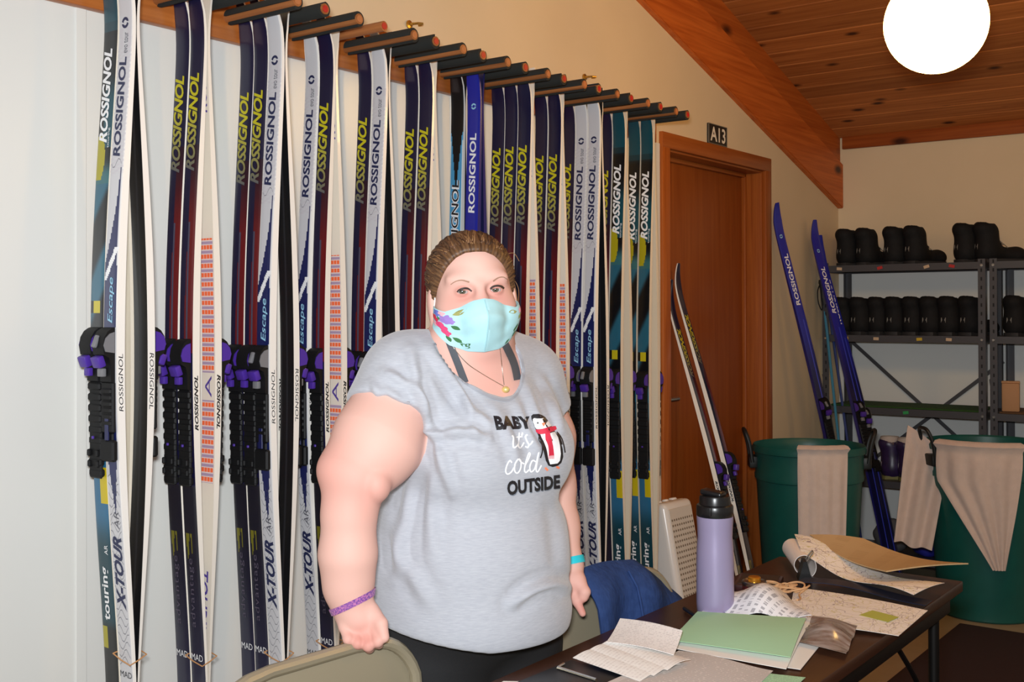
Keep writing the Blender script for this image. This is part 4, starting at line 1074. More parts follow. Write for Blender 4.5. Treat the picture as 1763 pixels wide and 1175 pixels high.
bA = make_boot('black ski boot', .188, .043, bootm, lacem, solem, 'black ski boots on the shelves')
bB = make_boot('purple ski boot', .20, .045, M('purple_boot', (52, 34, 82), .35, noise=((30, 30, 30), .5, (34, 26, 52))), M('pale_lace', (190, 186, 196), .6), M('olive_sole', (120, 118, 70), .7), 'purple ski boots on the low shelf')
yb = 5.50
spots = []
names4 = ['first', 'second', 'third', 'fourth', 'fifth', 'sixth', 'seventh', 'eighth', 'ninth', 'tenth']
top_x = [.075, .175, .315, .415, .645, .735]
for k, x in enumerate(top_x): spots.append((x, ZS[4], 'black ski boot on the top shelf, %s from the left' % names4[k], 1.05 if k < 4 else .85))
mid_x = [.065, .151, .237, .323, .409, .495, .581, .667]
for k, x in enumerate(mid_x): spots.append((x, ZS[3], 'black ski boot on the second shelf, %s from the left' % names4[k], 1.25))
for k, x in enumerate([.875, .985, 1.10, 1.22]): spots.append((x, ZS[3], 'black ski boot on the right shelving unit, %s from the left' % names4[k], 1.3))
for k, (x, zz, lab, rz) in enumerate(spots):
    b_ = bA if k == 0 else dup(bA, label=lab); b_['label'] = lab
    b_.location = (x, yb-.02+random.uniform(-.015, .015), zz+.0008); b_.rotation_euler = (0, 0, rz+random.uniform(-.08, .08))
bB.location = (.285, 5.49, ZS[1]+.0008); bB.rotation_euler = (0, 0, .5); bB['label'] = 'purple ski boot with a pale cuff on the low shelf, left one'
o = dup(bB, (.375, 5.47, ZS[1]+.0008), (0, 0, .45), 'purple ski boot with a pale cuff on the low shelf, right one')
for r_ in [x for x in bpy.data.objects if x.name.startswith('ski_boot') and 'purple' in x['label']]:
    bm = bmesh.new(); lathe(bm, [(.034, 0), (.046, .002), (.047, .03), (.043, .04), (.036, .036), (.034, .004)], 20, (.028, 0, .165)); obj('cuff', bm, M('pale_cuff', (186, 174, 166), .8), r_)
# brown package and things low on the shelves
pk = thing('paper_package', 'small tan paper package standing on the right shelving unit', 'package', (.872, 5.47, ZS[2]+.008), .2)
bm = bmesh.new(); box(bm, (0, 0, .065), (.075, .05, .13), bev=.006); obj('wrap', bm, M('kraft_paper', (176, 132, 92), .7, bump=((30, 30, 30), .5, .004)), pk)
bm = bmesh.new(); box(bm, (0, 0, .133), (.078, .02, .012), bev=.003); obj('folded_top', bm, M('kraft_paper', (176, 132, 92), .7), pk)
def lump(name, label, cat, c, r, mat):
    def f(p): return smin(s_ell(p, (0, 0, r[2]*.85), r), s_ell(p, (r[0]*.5, -r[1]*.2, r[2]*.6), (r[0]*.6, r[1]*.7, r[2]*.55)), .03)+.006*np.sin(p[:, 0]*60)*np.sin(p[:, 2]*70+p[:, 1]*40)
    g = [np.arange(-r[k]*1.6, r[k]*1.7, .012) for k in range(2)]
    v, q = nets(f, g[0], g[1], np.arange(-.04, r[2]*2.2, .012), 2); v[:, 2] = np.maximum(v[:, 2], 0)
    o = obj(name, mesh_from(name, v, q), mat, None, smooth=80); o.location = c; return tag(o, label, cat)
lump('bag', 'grey crumpled bag on the bottom shelf between the bins', 'bag', (.30, 5.52, ZS[0]+.001), (.075, .07, .085), M('grey_cloth', (92, 92, 94), .9))
lump('bag', 'bright blue crumpled bag on the bottom shelf behind the towel', 'bag', (.47, 5.52, ZS[0]+.001), (.06, .07, .05), M('royal_blue_cloth', (30, 34, 150), .8))
lump('bag', 'mustard yellow cloth bundle on the bottom shelf at the right', 'bag', (.62, 5.52, ZS[0]+.001), (.06, .07, .04), M('mustard_cloth', (150, 120, 60), .9))
# ski poles in the corner
def pole(tip, butt, col, label):
    a, b_ = Vector(butt), Vector(tip); d = (b_-a).normalized(); t = thing('ski_pole', label, 'pole', a, 0, 'ski poles in the corner'); n = (b_-a).length
    R_ = d.to_track_quat('Z', 'Y'); t.rotation_mode = 'XYZ'; t.rotation_euler = R_.to_euler()
    bm = bmesh.new(); cyl(bm, (0, 0, .02), (0, 0, n-.11), .005, .0075, n=10); obj('shaft', bm, col, t)
    bm = bmesh.new(); lathe(bm, [(0, n-.13), (.011, n-.13), (.013, n-.10), (.0115, n-.05), (.016, n-.015), (.014, n), (0, n+.003)], 14); g_ = obj('grip', bm, M('pole_grip', (24, 24, 26), .6), t)
    bm = bmesh.new(); tube(bm, spline([(.01, 0, n-.02), (.035, .006, n-.06), (.04, .01, n-.12), (.02, .008, n-.15), (.012, 0, n-.03)], 5), .003, 6); obj('strap', bm, M('pole_grip', (24, 24, 26), .6), g_)
    bm = bmesh.new(); lathe(bm, [(.007, .05), (.035, .046), (.036, .05), (.007, .062)], 16); obj('basket', bm, M('pole_grip', (24, 24, 26), .6), t)
    bm = bmesh.new(); cyl(bm, (0, 0, 0), (0, 0, .025), .0015, .005, n=8); obj('tip', bm, steel, t)
cyanm = M('cyan_paint', (56, 130, 160), .4)
pole((WX+.035, 5.42, 1.53), (.20, 5.30, FL), cyanm, 'cyan ski pole with a black grip leaning in the corner')
pole((WX+.035, 5.48, 1.50), (.25, 5.34, FL), M('dark_blue_paint', (40, 60, 120), .4), 'dark blue ski pole leaning in the corner beside the shelf')

# ================================================================ globe lamps
globe = M('lit_globe_glass', (255, 226, 160), .4, emit=((255, 198, 108), 21.0))
def globe_lamp(c, label):
    t = thing('globe_lamp', label, 'lamp', c, 0, 'globe pendant lamps'); r = .1405
    bm = bmesh.new(); bmesh.ops.create_uvsphere(bm, u_segments=40, v_segments=24, radius=r); obj('globe', bm, globe, t)
    bm = bmesh.new(); lathe(bm, [(0, r*.93), (.055, r*.93), (.055, r+.03), (.02, r+.045), (0, r+.045)], 24); obj('fitter', bm, M('lamp_brass', (150, 120, 70), .35, .9), t)
    top = ceilz(c[1])-c[2]
    bm = bmesh.new(); cyl(bm, (0, 0, r+.04), (0, 0, top-.02), .006, n=10); obj('stem', bm, M('lamp_brass', (150, 120, 70), .35, .9), t)
    bm = bmesh.new(); lathe(bm, [(0, top-.03), (.05, top-.025), (.06, top+.012), (0, top+.012)], 24); obj('canopy', bm, M('lamp_brass', (150, 120, 70), .35, .9), t)
globe_lamp((1.189, 3.242, 2.186), 'glowing white globe pendant lamp hanging from the plank ceiling')
globe_lamp((3.05, 3.242, 2.186), 'glowing globe pendant lamp further along the row, outside the right picture edge')
# ================================================================ the person behind the table
# modelled in a frame turned to the view: a = right, b = depth, c = height (all metres)
def Q3(x, y, t):
    P = px(x, y, t)-CAMP; return np.array((P.dot(r0), P.dot(f0), P.z+CAMZ), np.float32)
def w_of(v):    # frame -> world (array)
    v = np.asarray(v, float); R_ = np.array((r0, f0, u0)); return v@R_+np.array((CAMX, 0, 0))
def f_of(p): d = Vector(p)-Vector((CAMX, 0, 0)); return np.array((d.dot(r0), d.dot(f0), d.z), np.float32)
TT = 2.2; U = TT/FPX
BY = math.radians(37); fb_ = np.array((math.sin(BY), -math.cos(BY), 0), np.float32); lf_ = np.array((math.cos(BY), math.sin(BY), 0), np.float32)
RB = np.stack((lf_, fb_, np.array((0, 0, 1), np.float32)), 1)            # torso frame: left, front, up
def E_(x, y, t, lat, fr, ve, k=.05, R=RB):
    c = Q3(x, y, t); u = t/FPX; return ('e', c, np.array((lat, fr, ve), np.float32)*u, R, k, max(lat, fr, ve)*u)
def C_(p, q, r1, r2, k=.03):
    a, b = Q3(*p), Q3(*q); return ('c', a, b, r1*p[2]/FPX, r2*q[2]/FPX, k)
def bounds(pr):
    if pr[0] == 'e': return pr[1]-pr[5], pr[1]+pr[5]
    r = max(pr[3], pr[4]); return np.minimum(pr[1], pr[2])-r, np.maximum(pr[1], pr[2])+r
def blend(p, prims, infl=0.0):
    lo, hi = p.min(0)-.07, p.max(0)+.07; d = None
    for pr in prims:
        b0, b1 = bounds(pr)
        if (b1 < lo).any() or (b0 > hi).any(): continue
        di = s_ell(p, pr[1], pr[2], pr[3]) if pr[0] == 'e' else s_cap(p, pr[1], pr[2], pr[3], pr[4])
        d = di if d is None else smin(d, di, pr[4] if pr[0] == 'e' else pr[5])
    return (np.full(len(p), .2, np.float32) if d is None else d)-infl
# ---- torso
def off(x, y, t, l=0, f=0, dy=0):   # point shifted in px along the body's left / front directions
    c = Q3(x, y, t)+(lf_*l+fb_*f)*U; return c
def Ec(c, lat, fr, ve, k=.05, R=RB): return ('e', np.asarray(c, np.float32), np.array((lat, fr, ve), np.float32)*U, R, k, max(lat, fr, ve)*U)
torso = [
    Ec(off(808, 735, 2.2), 138, 106, 150, .05), Ec(off(806, 930, 2.2), 152, 146, 150, .08), Ec(off(805, 1035, 2.22), 150, 138, 105, .08),
    Ec(off(808, 770, 2.2, -64, 82), 74, 64, 76, .05), Ec(off(808, 770, 2.2, 64, 82), 74, 64, 76, .05),
    C_((812, 632, 2.22), (705, 655, 2.10), 50, 62, .05), C_((812, 632, 2.22), (898, 655, 2.30), 50, 55, .05),
    C_((808, 600, 2.22), (735, 630, 2.14), 34, 40, .05), C_((818, 600, 2.22), (885, 628, 2.28), 34, 38, .05)]
armR = [C_((690, 662, 2.09), (648, 765, 2.03), 68, 74, .03), C_((648, 765, 2.03), (616, 822, 1.99), 74, 56, .03), ('e', Q3(588, 808, 1.99), np.array((37, 40, 34), np.float32)*U, None, .03, 40*U),
        ('e', Q3(648, 834, 1.968), np.array((23, 30, 29), np.float32)*U, None, .007, 30*U),
        C_((604, 845, 1.985), (601, 885, 1.98), 43, 41, .02), C_((601, 885, 1.98), (599, 955, 1.98), 43, 45, .03), C_((599, 955, 1.98), (600, 1010, 1.985), 44, 38, .03), C_((600, 1010, 1.985), (606, 1045, 1.985), 37, 31, .03)]
armL = [C_((905, 662, 2.31), (934, 755, 2.37), 56, 53, .03), C_((934, 755, 2.37), (948, 835, 2.39), 52, 40, .03), C_((948, 835, 2.39), (961, 905, 2.36), 38, 33, .03), C_((961, 905, 2.36), (981, 970, 2.31), 32, 23, .03)]
hx = [(594, 1080, 600, 1101, 9.6), (611, 1087, 616, 1108, 10.2), (629, 1089, 634, 1112, 10.6), (646, 1083, 650, 1105, 10.0)]
handR = [C_((606, 1044, 1.985), (616, 1062, 1.982), 30, 30, .02), Ec(Q3(619, 1070, 1.982), 32, 24, 22, .015, None)]
for x0, y0, x1, y1, r in hx:
    handR += [C_((x0, y0-8, 1.972), (x0, y0, 1.966), r, r+.8, .008), C_((x0, y0, 1.966), (x1, y1, 1.950), r+.6, r, .004), C_((x1, y1, 1.950), (x1+2, y1+5, 1.962), r, r-1.5, .003)]
handR += [C_((640, 1052, 1.978), (656, 1074, 1.960), 13, 11.5, .012), C_((656, 1074, 1.960), (661, 1098, 1.950), 11, 9.5, .004)]
handL = [C_((981, 970, 2.31), (986, 1000, 2.29), 21, 20, .02), Ec(Q3(987, 1006, 2.285), 20, 15, 19, .015, None),
         C_((981, 1012, 2.28), (993, 1036, 2.265), 9.5, 8.5, .006), C_((993, 1036, 2.265), (1003, 1057, 2.255), 8, 6, .004),
         C_((990, 1018, 2.30), (999, 1036, 2.295), 8.5, 7.5, .004), C_((998, 1016, 2.305), (1007, 1028, 2.30), 9, 8, .004),
         C_((995, 998, 2.28), (1006, 1020, 2.265), 11, 10.5, .010), C_((1006, 1020, 2.265), (1004, 1029, 2.263), 10.5, 9, .004)]
# ---- legs (from the hips down to the floor)
hipc = off(806, 1060, 2.25); legs = []
for s in (-1, 1):
    h = hipc+lf_*s*.088; h[2] = .70; kn = h+fb_*.015+lf_*s*.012; kn[2] = .40; an = kn-fb_*.02; an = an.copy(); an[2] = FL+.075
    legs += [('c', h.astype(np.float32), kn.astype(np.float32), .118, .078, .04), ('c', kn.astype(np.float32), an.astype(np.float32), .076, .048, .03), ('c', an.astype(np.float32), (an+fb_*.06-np.array((0, 0, .03))).astype(np.float32), .044, .036, .03)]
# ---- head, in its own frame: x = her left, y = front, z = up
HY, HR = math.radians(12.5), math.radians(-3.5)
hf = np.array((math.sin(HY), -math.cos(HY), 0)); hl_ = np.array((math.cos(HY), math.sin(HY), 0)); hu = np.array((0, 0, 1.))
hl2 = hl_*math.cos(HR)-hu*math.sin(HR); hu2 = hu*math.cos(HR)+hl_*math.sin(HR)
RH = np.stack((hl2, hf, hu2), 1).astype(np.float32); HO = Q3(813, 507, 2.17)
def hp(p): return np.asarray(HO+RH@np.asarray(p, np.float32), np.float32)
def he(c, r, k=.03): return ('e', hp(c), np.array(r, np.float32), RH, k, max(r))
def hc(a, b, ra, rb, k=.02): return ('c', hp(a), hp(b), ra, rb, k)
EYE = [np.array((s*.0315, .0695, .006)) for s in (-1, 1)]
head = [he((0, -.014, .032), (.0745, .093, .080)), he((0, .024, -.03), (.0665, .066, .082), .03), he((-.04, .035, -.036), (.034, .036, .036), .03), he((.04, .035, -.036), (.034, .036, .036), .03),
        he((0, .05, -.092), (.03, .03, .024), .03), he((-.036, .006, -.078), (.036, .044, .036), .03), he((.036, .006, -.078), (.036, .044, .036), .03), he((0, .022, -.104), (.05, .046, .028), .03),
        hc((0, .080, .012), (0, .098, -.024), .008, .012, .016), he((-.032, .062, .029), (.024, .014, .010), .02), he((.032, .062, .029), (.024, .014, .010), .02),
        he((-.080, -.006, -.016), (.008, .018, .031), .008), he((.080, -.006, -.016), (.008, .018, .031), .008),
        hc((0, -.022, -.06), (0, -.038, -.185), .056, .068, .04)]
sock = [he(e+np.array((0, .016, .0)), (.019, .012, .012)) for e in EYE]
lids = [he(e, (.0142, .0142, .0142), .008) for e in EYE]
slit = [he(e+np.array((0, .012, -.0014)), (.0125, .009, .0030)) for e in EYE]
def skin(p):
    d = blend(p, head)
    for s_ in sock: d = smax(d, -s_ell(p, s_[1], s_[2], s_[3]), .012)
    for s_ in lids: d = smin(d, s_ell(p, s_[1], s_[2], s_[3]), .005)
    for s_ in slit: d = smax(d, -s_ell(p, s_[1], s_[2], s_[3]), .0015)
    d = smin(d, blend(p, torso), .035); d = smin(d, blend(p, legs), .05)
    d = smin(d, smin(blend(p, armR), blend(p, handR), .012), .02)
    return smin(d, smin(blend(p, armL), blend(p, handL), .012), .02)
def axis_pts(segs):
    out = []
    for a, b, s in segs: out += list(np.arange(a, b, s))
    return np.array(out)
ho = HO; HA = (ho[0]-.092, ho[0]+.092); HB = (ho[1]-.12, ho[1]+.12)
a_lo, a_hi = Q3(535, 800, 2.0)[0], Q3(1030, 1000, 2.44)[0]
h1, h2 = Q3(580, 1090, 1.96)[0], Q3(672, 1090, 1.96)[0]
ga = axis_pts([(a_lo, h1, .0036), (h1, h2, .0022), (h2, HA[0], .0036), (HA[0], HA[1], .0024), (HA[1], a_hi, .0036)])
gb = axis_pts([(1.86, 1.925, .0034), (1.925, 2.0, .0022), (2.0, HB[0], .0034), (HB[0], HB[1], .0024), (HB[1], 2.56, .004)])
gc = axis_pts([(FL-.01, .70, .0068), (.70, .74, .0034), (.74, .855, .0022), (.855, 1.26, .0038), (1.26, 1.53, .0022)])
bv, bq = nets(skin, ga, gb, gc, 4)
bv = smooth_mesh(bv, bq, 1, .4)
WOM = thing('person', 'person in a grey t-shirt and floral face mask, hands on two chairs', 'person', tuple(w_of((hipc[0], hipc[1], FL))))
WO = Vector(WOM.location)
def wobj(name, v, q, mat, cols=None, smooth=180):
    me = mesh_from(name, w_of(v)-np.array(WO), q)
    if cols is not None: set_col(me, cols)
    return obj(name, me, mat, WOM, smooth=smooth)
def near(v, p, r): return np.exp(-(((v-np.asarray(p))**2).sum(1))/(r*r))[:, None]
base = np.array(lin((214, 170, 157))); pink = np.array(lin((200, 130, 118))); pale = np.array(lin((220, 182, 168)))
cols = np.tile(base, (len(bv), 1))
for p, r, k in ((Q3(570, 815, 1.97), .06, .55), (Q3(640, 850, 1.94), .05, .4), (Q3(625, 1105, 1.94), .03, .75), (Q3(1003, 1050, 2.25), .02, .8), (Q3(995, 1015, 2.28), .03, .5), (hp((-.045, .075, -.02)), .03, .45), (hp((.045, .075, -.02)), .03, .45), (hp((0, .1, -.01)), .02, .3), (Q3(845, 640, 2.1), .06, .35)):
    cols = cols+(pink-cols)*near(bv, p, r)*k
for e in EYE: cols = cols+(np.array(lin((176, 104, 92)))-cols)*near(bv, hp(e+np.array((0, .012, -.002))), .017)*.7
cols = cols+(pale-cols)*near(bv, hp((0, .085, .06)), .035)*.7
skin_m = attr_mat('skin', .6, .22, sub=.03, bump=((260, 260, 260), .05, .001))
body = wobj('body', bv, bq, skin_m, cols)
BODY = BVHTree.FromPolygons([Vector(x) for x in w_of(bv)], [tuple(map(int, f)) for f in bq])
# ---- clothes
def poly_sd(P, poly):
    """signed distance to a closed 2-D polygon"""
    d = np.full(len(P), 1e9); ins = np.zeros(len(P), bool); n = len(poly)
    for i in range(n):
        a = poly[i]; b = poly[(i+1) % n]; e = b-a; w_ = P-a; t = np.clip((w_@e)/(e@e), 0, 1); dd = w_-t[:, None]*e; d = np.minimum(d, (dd**2).sum(1))
        c1 = P[:, 1] >= a[1]; c2 = P[:, 1] < b[1]; c3 = e[0]*w_[:, 1] > e[1]*w_[:, 0]
        ins ^= (c1 & c2 & c3) | (~c1 & ~c2 & ~c3)
    d = np.sqrt(d); return np.where(ins, -d, d)
neck_px = [(737, 560), (744, 580), (757, 604), (778, 634), (806, 658), (838, 676), (866, 684), (882, 680), (893, 662), (897, 640), (891, 612), (878, 590), (868, 578), (866, 540), (740, 530)]
neck_poly = np.array([(Q3(x, y, 2.12)/Q3(x, y, 2.12)[1])[[0, 2]] for x, y in neck_px])   # directions seen from the eye
eye_c = np.array((0, 0, CAMZ), np.float32)
neck_poly = np.array([((Q3(x, y, 2.)-eye_c)/(Q3(x, y, 2.)-eye_c)[1])[[0, 2]] for x, y in neck_px])
shirt_t = [x for x in torso]+[Ec(off(806, 960, 2.2), 158, 152, 130, .06), Ec(off(808, 780, 2.2, 0, 88), 90, 58, 70, .06), Ec(off(806, 1060, 2.2, 0, 10), 160, 150, 80, .06)]
slR = [C_((700, 650, 2.10), (650, 765, 2.03), 70, 77, .03)]; slL = [C_((905, 657, 2.31), (932, 745, 2.365), 58, 57, .03)]
sR0 = Q3(664, 706, 2.045); dR = Q3(648, 765, 2.03)-Q3(690, 662, 2.09); dR /= np.linalg.norm(dR)
sL0 = Q3(923, 712, 2.34); dL = Q3(934, 755, 2.37)-Q3(905, 662, 2.31); dL /= np.linalg.norm(dL)
c0 = off(806, 960, 2.2)
def hem(p): return .772+.035*np.clip(-(p[:, 0]-c0[0])/.19, -.25, 1)+.03*np.clip((p[:, 1]-c0[1])/.17, 0, 1)
def shirt(p):
    d = blend(p, shirt_t, .0095)
    r_ = smax(blend(p, slR, .009), ((p-sR0)@dR), .008); l_ = smax(blend(p, slL, .009), ((p-sL0)@dL), .008)
    d = smin(smin(d, r_, .03), l_, .03)
    q = (p-eye_c); nd = poly_sd(np.stack((q[:, 0]/q[:, 1], q[:, 2]/q[:, 1]), 1), neck_poly)*2.1
    front = p[:, 1]-(HO[1]+.06)
    d = smax(d, -np.maximum(nd, front), .004)
    d = smax(d, hem(p)-p[:, 2], .006)
    return d
gs = .0042
sv, sq = nets(shirt, np.arange(Q3(585, 800, 2.)[0], Q3(1015, 800, 2.4)[0], gs), np.arange(1.84, 2.62, gs), np.arange(.74, 1.36, gs), 4)
sv = smooth_mesh(sv, sq, 1, .5)
# folds: soft ridges and valleys along lines of the cloth
wsv = w_of(sv)
q = sv-eye_c; qx = PCX+FPX*(q[:, 0]/q[:, 1]); qy = 535.6-FPX*(q[:, 2]/q[:, 1])
nrm = np.zeros_like(sv); fa = np.cross(sv[sq[:, 1]]-sv[sq[:, 0]], sv[sq[:, 2]]-sv[sq[:, 0]])
for k in range(4): np.add.at(nrm, sq[:, k], fa)
nrm /= np.linalg.norm(nrm, axis=1)[:, None]+1e-12
if (nrm[:, 2]*(sv[:, 2]-1.0)).mean() < 0: nrm = -nrm
facing = nrm[:, 1] < .15
folds = [([(706, 600), (722, 680), (752, 770), (775, 850)], 9, .0045), ([(740, 596), (770, 650), (812, 705), (850, 735)], 8, .004), ([(660, 640), (700, 660), (735, 700)], 8, .0035), ([(730, 735), (752, 748), (800, 744), (840, 752)], 9, .006),
         ([(720, 790), (705, 850), (690, 930), (680, 1000)], 11, .004), ([(745, 800), (740, 880), (745, 960)], 12, .003), ([(905, 660), (925, 720), (950, 760)], 8, .0035), ([(930, 650), (950, 690), (968, 740)], 7, .0035), ([(893, 690), (905, 735), (930, 780)], 8, .003), ([(850, 700), (880, 760), (890, 800)], 9, .002),
         ([(880, 1040), (915, 1015), (950, 1005), (975, 1012)], 9, .007), ([(668, 880), (690, 960), (740, 1040)], 12, .003), ([(760, 620), (800, 690), (820, 760)], 7, .003), ([(960, 860), (968, 920), (972, 980)], 10, .003), ([(640, 655), (655, 690), (668, 705)], 6, .002)]
disp = np.zeros(len(sv))
for line, wd_, am in folds:
    L_ = np.array([p[:2] for p in spline([(x, y, 0) for x, y in line], 5)])
    dm = np.full(len(sv), 1e9); tt = np.zeros(len(sv))
    for i in range(len(L_)-1):
        a, e = L_[i], L_[i+1]-L_[i]; wx, wy = qx-a[0], qy-a[1]; t = np.clip((wx*e[0]+wy*e[1])/(e@e), 0, 1)
        dd = (wx-t*e[0])**2+(wy-t*e[1])**2; m = dd < dm; sgn = np.sign(wx*e[1]-wy*e[0]); dm = np.where(m, dd, dm); tt = np.where(m, (i+t)/(len(L_)-1), tt)
    dm = np.sqrt(dm); env = np.sin(np.clip(tt, 0.02, .98)*PI)**.5
    disp += 2.3*am*env*(np.exp(-(dm/wd_)**2)-.6*np.exp(-((dm-1.9*wd_)/wd_)**2))
sv = sv+nrm*(np.maximum(disp, -.004)*facing)[:, None]
heather = M('heather_grey_jersey', (178, 180, 186), .9, noise=((60, 60, 520), .7, (154, 156, 165)), bump=((500, 500, 900), .25, .001), sheen=.25)
shirt_o = wobj('t_shirt', sv, sq, heather)
SHIRT = BVHTree.FromPolygons([Vector(x) for x in w_of(sv)], [tuple(map(int, f)) for f in sq])
pant = [torso[1], torso[2]]+legs
def pants(p):
    d = blend(p, pant, .0045); d = smax(d, p[:, 2]-.84, .006); return smax(d, FL+.055-p[:, 2], .006)
pv, pq = nets(pants, np.arange(c0[0]-.26, c0[0]+.26, .007), np.arange(c0[1]-.26, c0[1]+.26, .007), np.arange(FL, .87, .007), 4)
wobj('trousers', pv, pq, M('black_knit', (20, 20, 23), .8, bump=((600, 600, 600), .3, .001)))
for s in (-1, 1):
    h = hipc+lf_*s*.100; an = h-fb_*.005
    def shoe(p):
        a = np.array((an[0], an[1], FL+.04), np.float32); d = s_cap(p, a-fb_*.03, a+fb_*.13, .042, .036); d = smin(d, s_cap(p, a, a+np.array((0, 0, .045), np.float32), .042, .044), .03)
        d = smax(d, FL+.004-p[:, 2], .005); return d
    xv, xq = nets(shoe, np.arange(an[0]-.16, an[0]+.2, .007), np.arange(an[1]-.24, an[1]+.12, .007), np.arange(FL-.01, FL+.16, .007), 3)
    wobj('shoe', xv, xq, M('grey_shoe', (70, 70, 76), .7))
# ---- things laid on the cloth and skin: cast from the eye through a point of the picture plane onto the surface
def cast(tree, x, y, lift):
    d = (fw + ri*((x-PCX)/FPX) - ui*((y-PCY)/FPX)).normalized(); hit = tree.ray_cast(CAMP, d)
    if hit[0] is None: return None
    n = hit[1] if hit[1].dot(d) < 0 else -hit[1]; return hit[0]+n*lift-WO, n
def laid(name, parent, tree, polys, mat, lift, cut=7):
    bm = bmesh.new()
    for poly in polys:
        vs = [bm.verts.new((x, y, 0)) for x, y in poly]
        try: bm.faces.new(vs)
        except ValueError: pass
    bmesh.ops.triangulate(bm, faces=bm.faces[:])
    for it in range(6):
        ed = [e for e in bm.edges if e.calc_length() > cut]
        if not ed: break
        bmesh.ops.subdivide_edges(bm, edges=ed, cuts=1); bmesh.ops.triangulate(bm, faces=[f for f in bm.faces if len(f.verts) > 3])
    bad = []
    for v in bm.verts:
        h = cast(tree, v.co.x, v.co.y, lift)
        if h is None: bad.append(v)
        else: v.co = h[0]
    bmesh.ops.delete(bm, geom=bad, context='VERTS')
    return obj(name, bm, mat, parent, smooth=60)
def ribbon(pts, w_):
    P = [p for p in spline([(x, y, 0) for x, y in pts], 4)]; A, B = [], []
    for i, p in enumerate(P):
        t = (P[min(i+1, len(P)-1)]-P[max(i-1, 0)]).normalized(); n = Vector((-t.y, t.x, 0)); ww = w_ if not isinstance(w_, (list, tuple)) else w_[0]+(w_[1]-w_[0])*i/(len(P)-1)
        A.append(((p+n*ww).x, (p+n*ww).y)); B.append(((p-n*ww).x, (p-n*ww).y))
    return [[A[i], A[i+1], B[i+1], B[i]] for i in range(len(P)-1)]
def laid_text(name, s, quad, mat, lift, **kw):
    v, f, _ = text_mesh(s, **kw); BL, BR, TR, TL = [np.array(c, float) for c in quad]; polys = []
    for t in f:
        pl = []
        for i in t:
            u, w_ = v[i]; p = (BL*(1-u)+BR*u)*(1-w_)+(TL*(1-u)+TR*u)*w_; pl.append(tuple(p))
        polys.append(pl)
    return laid(name, shirt_o, SHIRT, polys, mat, lift, 9)
K6 = lambda L_: [(800+x/6.186, 690+y/6.186) for x, y in L_]
pb = M('print_black', (28, 26, 30), .7); pwh = M('print_white', (240, 240, 246), .7); pr_ = M('print_red', (196, 34, 62), .7); po = M('print_orange', (238, 130, 92), .7); ps = M('print_shadow', (112, 120, 132), .7)
laid_text('print_text', 'BABY', [(854, 741), (917, 739), (911, 718), (849, 717)], pb, .0016, bold=.055)
laid_text('print_shadow', 'OUTSIDE', [(874.5, 855.5), (964, 842), (964, 819), (873.5, 830.5)], ps, .0010, bold=.03)
laid_text('print_text', 'OUTSIDE', [(873, 853.5), (963, 840.5), (963, 817), (872, 828.5)], pb, .0016, bold=.045)
scr = []
for s_ in ([(500, 375), (514, 400), (512, 470), (522, 502), (545, 492), (566, 462)], [(578, 345), (572, 420), (566, 485), (586, 508), (610, 480), (628, 448)], [(540, 397), (575, 390), (612, 385)], [(617, 342), (612, 360), (606, 378)], [(668, 362), (648, 385), (662, 430), (682, 470), (668, 500), (640, 490)], [(682, 475), (704, 462), (724, 432)],
           [(500, 662), (480, 640), (450, 680), (432, 745), (448, 782), (488, 765), (522, 712)], [(566, 622), (534, 672), (528, 745), (556, 772), (590, 725), (594, 650), (570, 620), (596, 655), (630, 676)], [(632, 700), (672, 630), (694, 572), (678, 566), (648, 650), (632, 735), (648, 765), (682, 735)], [(752, 652), (718, 640), (690, 700), (700, 758), (740, 728), (764, 640), (786, 548), (768, 645), (756, 735), (774, 758), (812, 690)]):
    scr += ribbon(K6(s_), 1.25)
laid('script_text', shirt_o, SHIRT, scr, pwh, .0014, 6)
pg = K6([(708, 170), (730, 150), (790, 148), (850, 178), (890, 230), (920, 275), (952, 330), (987, 370), (1012, 430), (1037, 520), (1042, 600), (1022, 662), (987, 692), (930, 707), (885, 692), (858, 640), (838, 560), (813, 480), (788, 400), (758, 330), (732, 270), (710, 205)])
pgo = laid('penguin', shirt_o, SHIRT, [pg], pb, .0018)
laid('penguin_face', pgo, SHIRT, [K6([(724, 205), (742, 192), (770, 196), (805, 228), (816, 198), (848, 190), (888, 232), (917, 276), (860, 297), (758, 307), (735, 255)])], pwh, .0024); laid('penguin_belly', pgo, SHIRT, [K6([(803, 355), (850, 350), (900, 350), (952, 338), (985, 400), (1005, 480), (1014, 570), (1004, 640), (980, 668), (902, 680), (882, 620), (862, 520), (832, 430)])], pwh, .0024)
laid('scarf', pgo, SHIRT, [K6([(745, 315), (800, 306), (900, 286), (964, 275), (973, 308), (940, 330), (860, 352), (780, 362), (750, 340)])], pr_, .0030); laid('scarf_tail', pgo, SHIRT, [K6([(855, 345), (895, 342), (915, 400), (930, 480), (941, 585), (884, 588), (880, 480), (858, 415)])]+[K6([(880+9*k, 585), (885+9*k, 585), (884+9*k, 622), (880+9*k, 622)]) for k in range(7)], pr_, .0034)
for s_ in ([(790, 370), (784, 425), (815, 480), (818, 550), (800, 610)], [(985, 345), (1022, 400), (1046, 470), (1061, 555)], [(975, 335), (1005, 400), (1030, 470)]): laid('wing', pgo, SHIRT, ribbon(K6(s_), 1.1), pb, .0020, 6)
dots = lambda L_, r: [K6([(x+r*math.cos(k*PI/4), y+r*math.sin(k*PI/4)) for k in range(8)]) for x, y in L_]
laid('eyes', pgo, SHIRT, dots([(781, 242), (850, 235)], 11), pb, .0032); laid('beak', pgo, SHIRT, [K6([(818, 245), (848, 242), (842, 275), (836, 278)])], po, .0034)
laid('feet', pgo, SHIRT, dots([(858, 722), (872, 735), (978, 708), (992, 714)], 13), po, .0018)
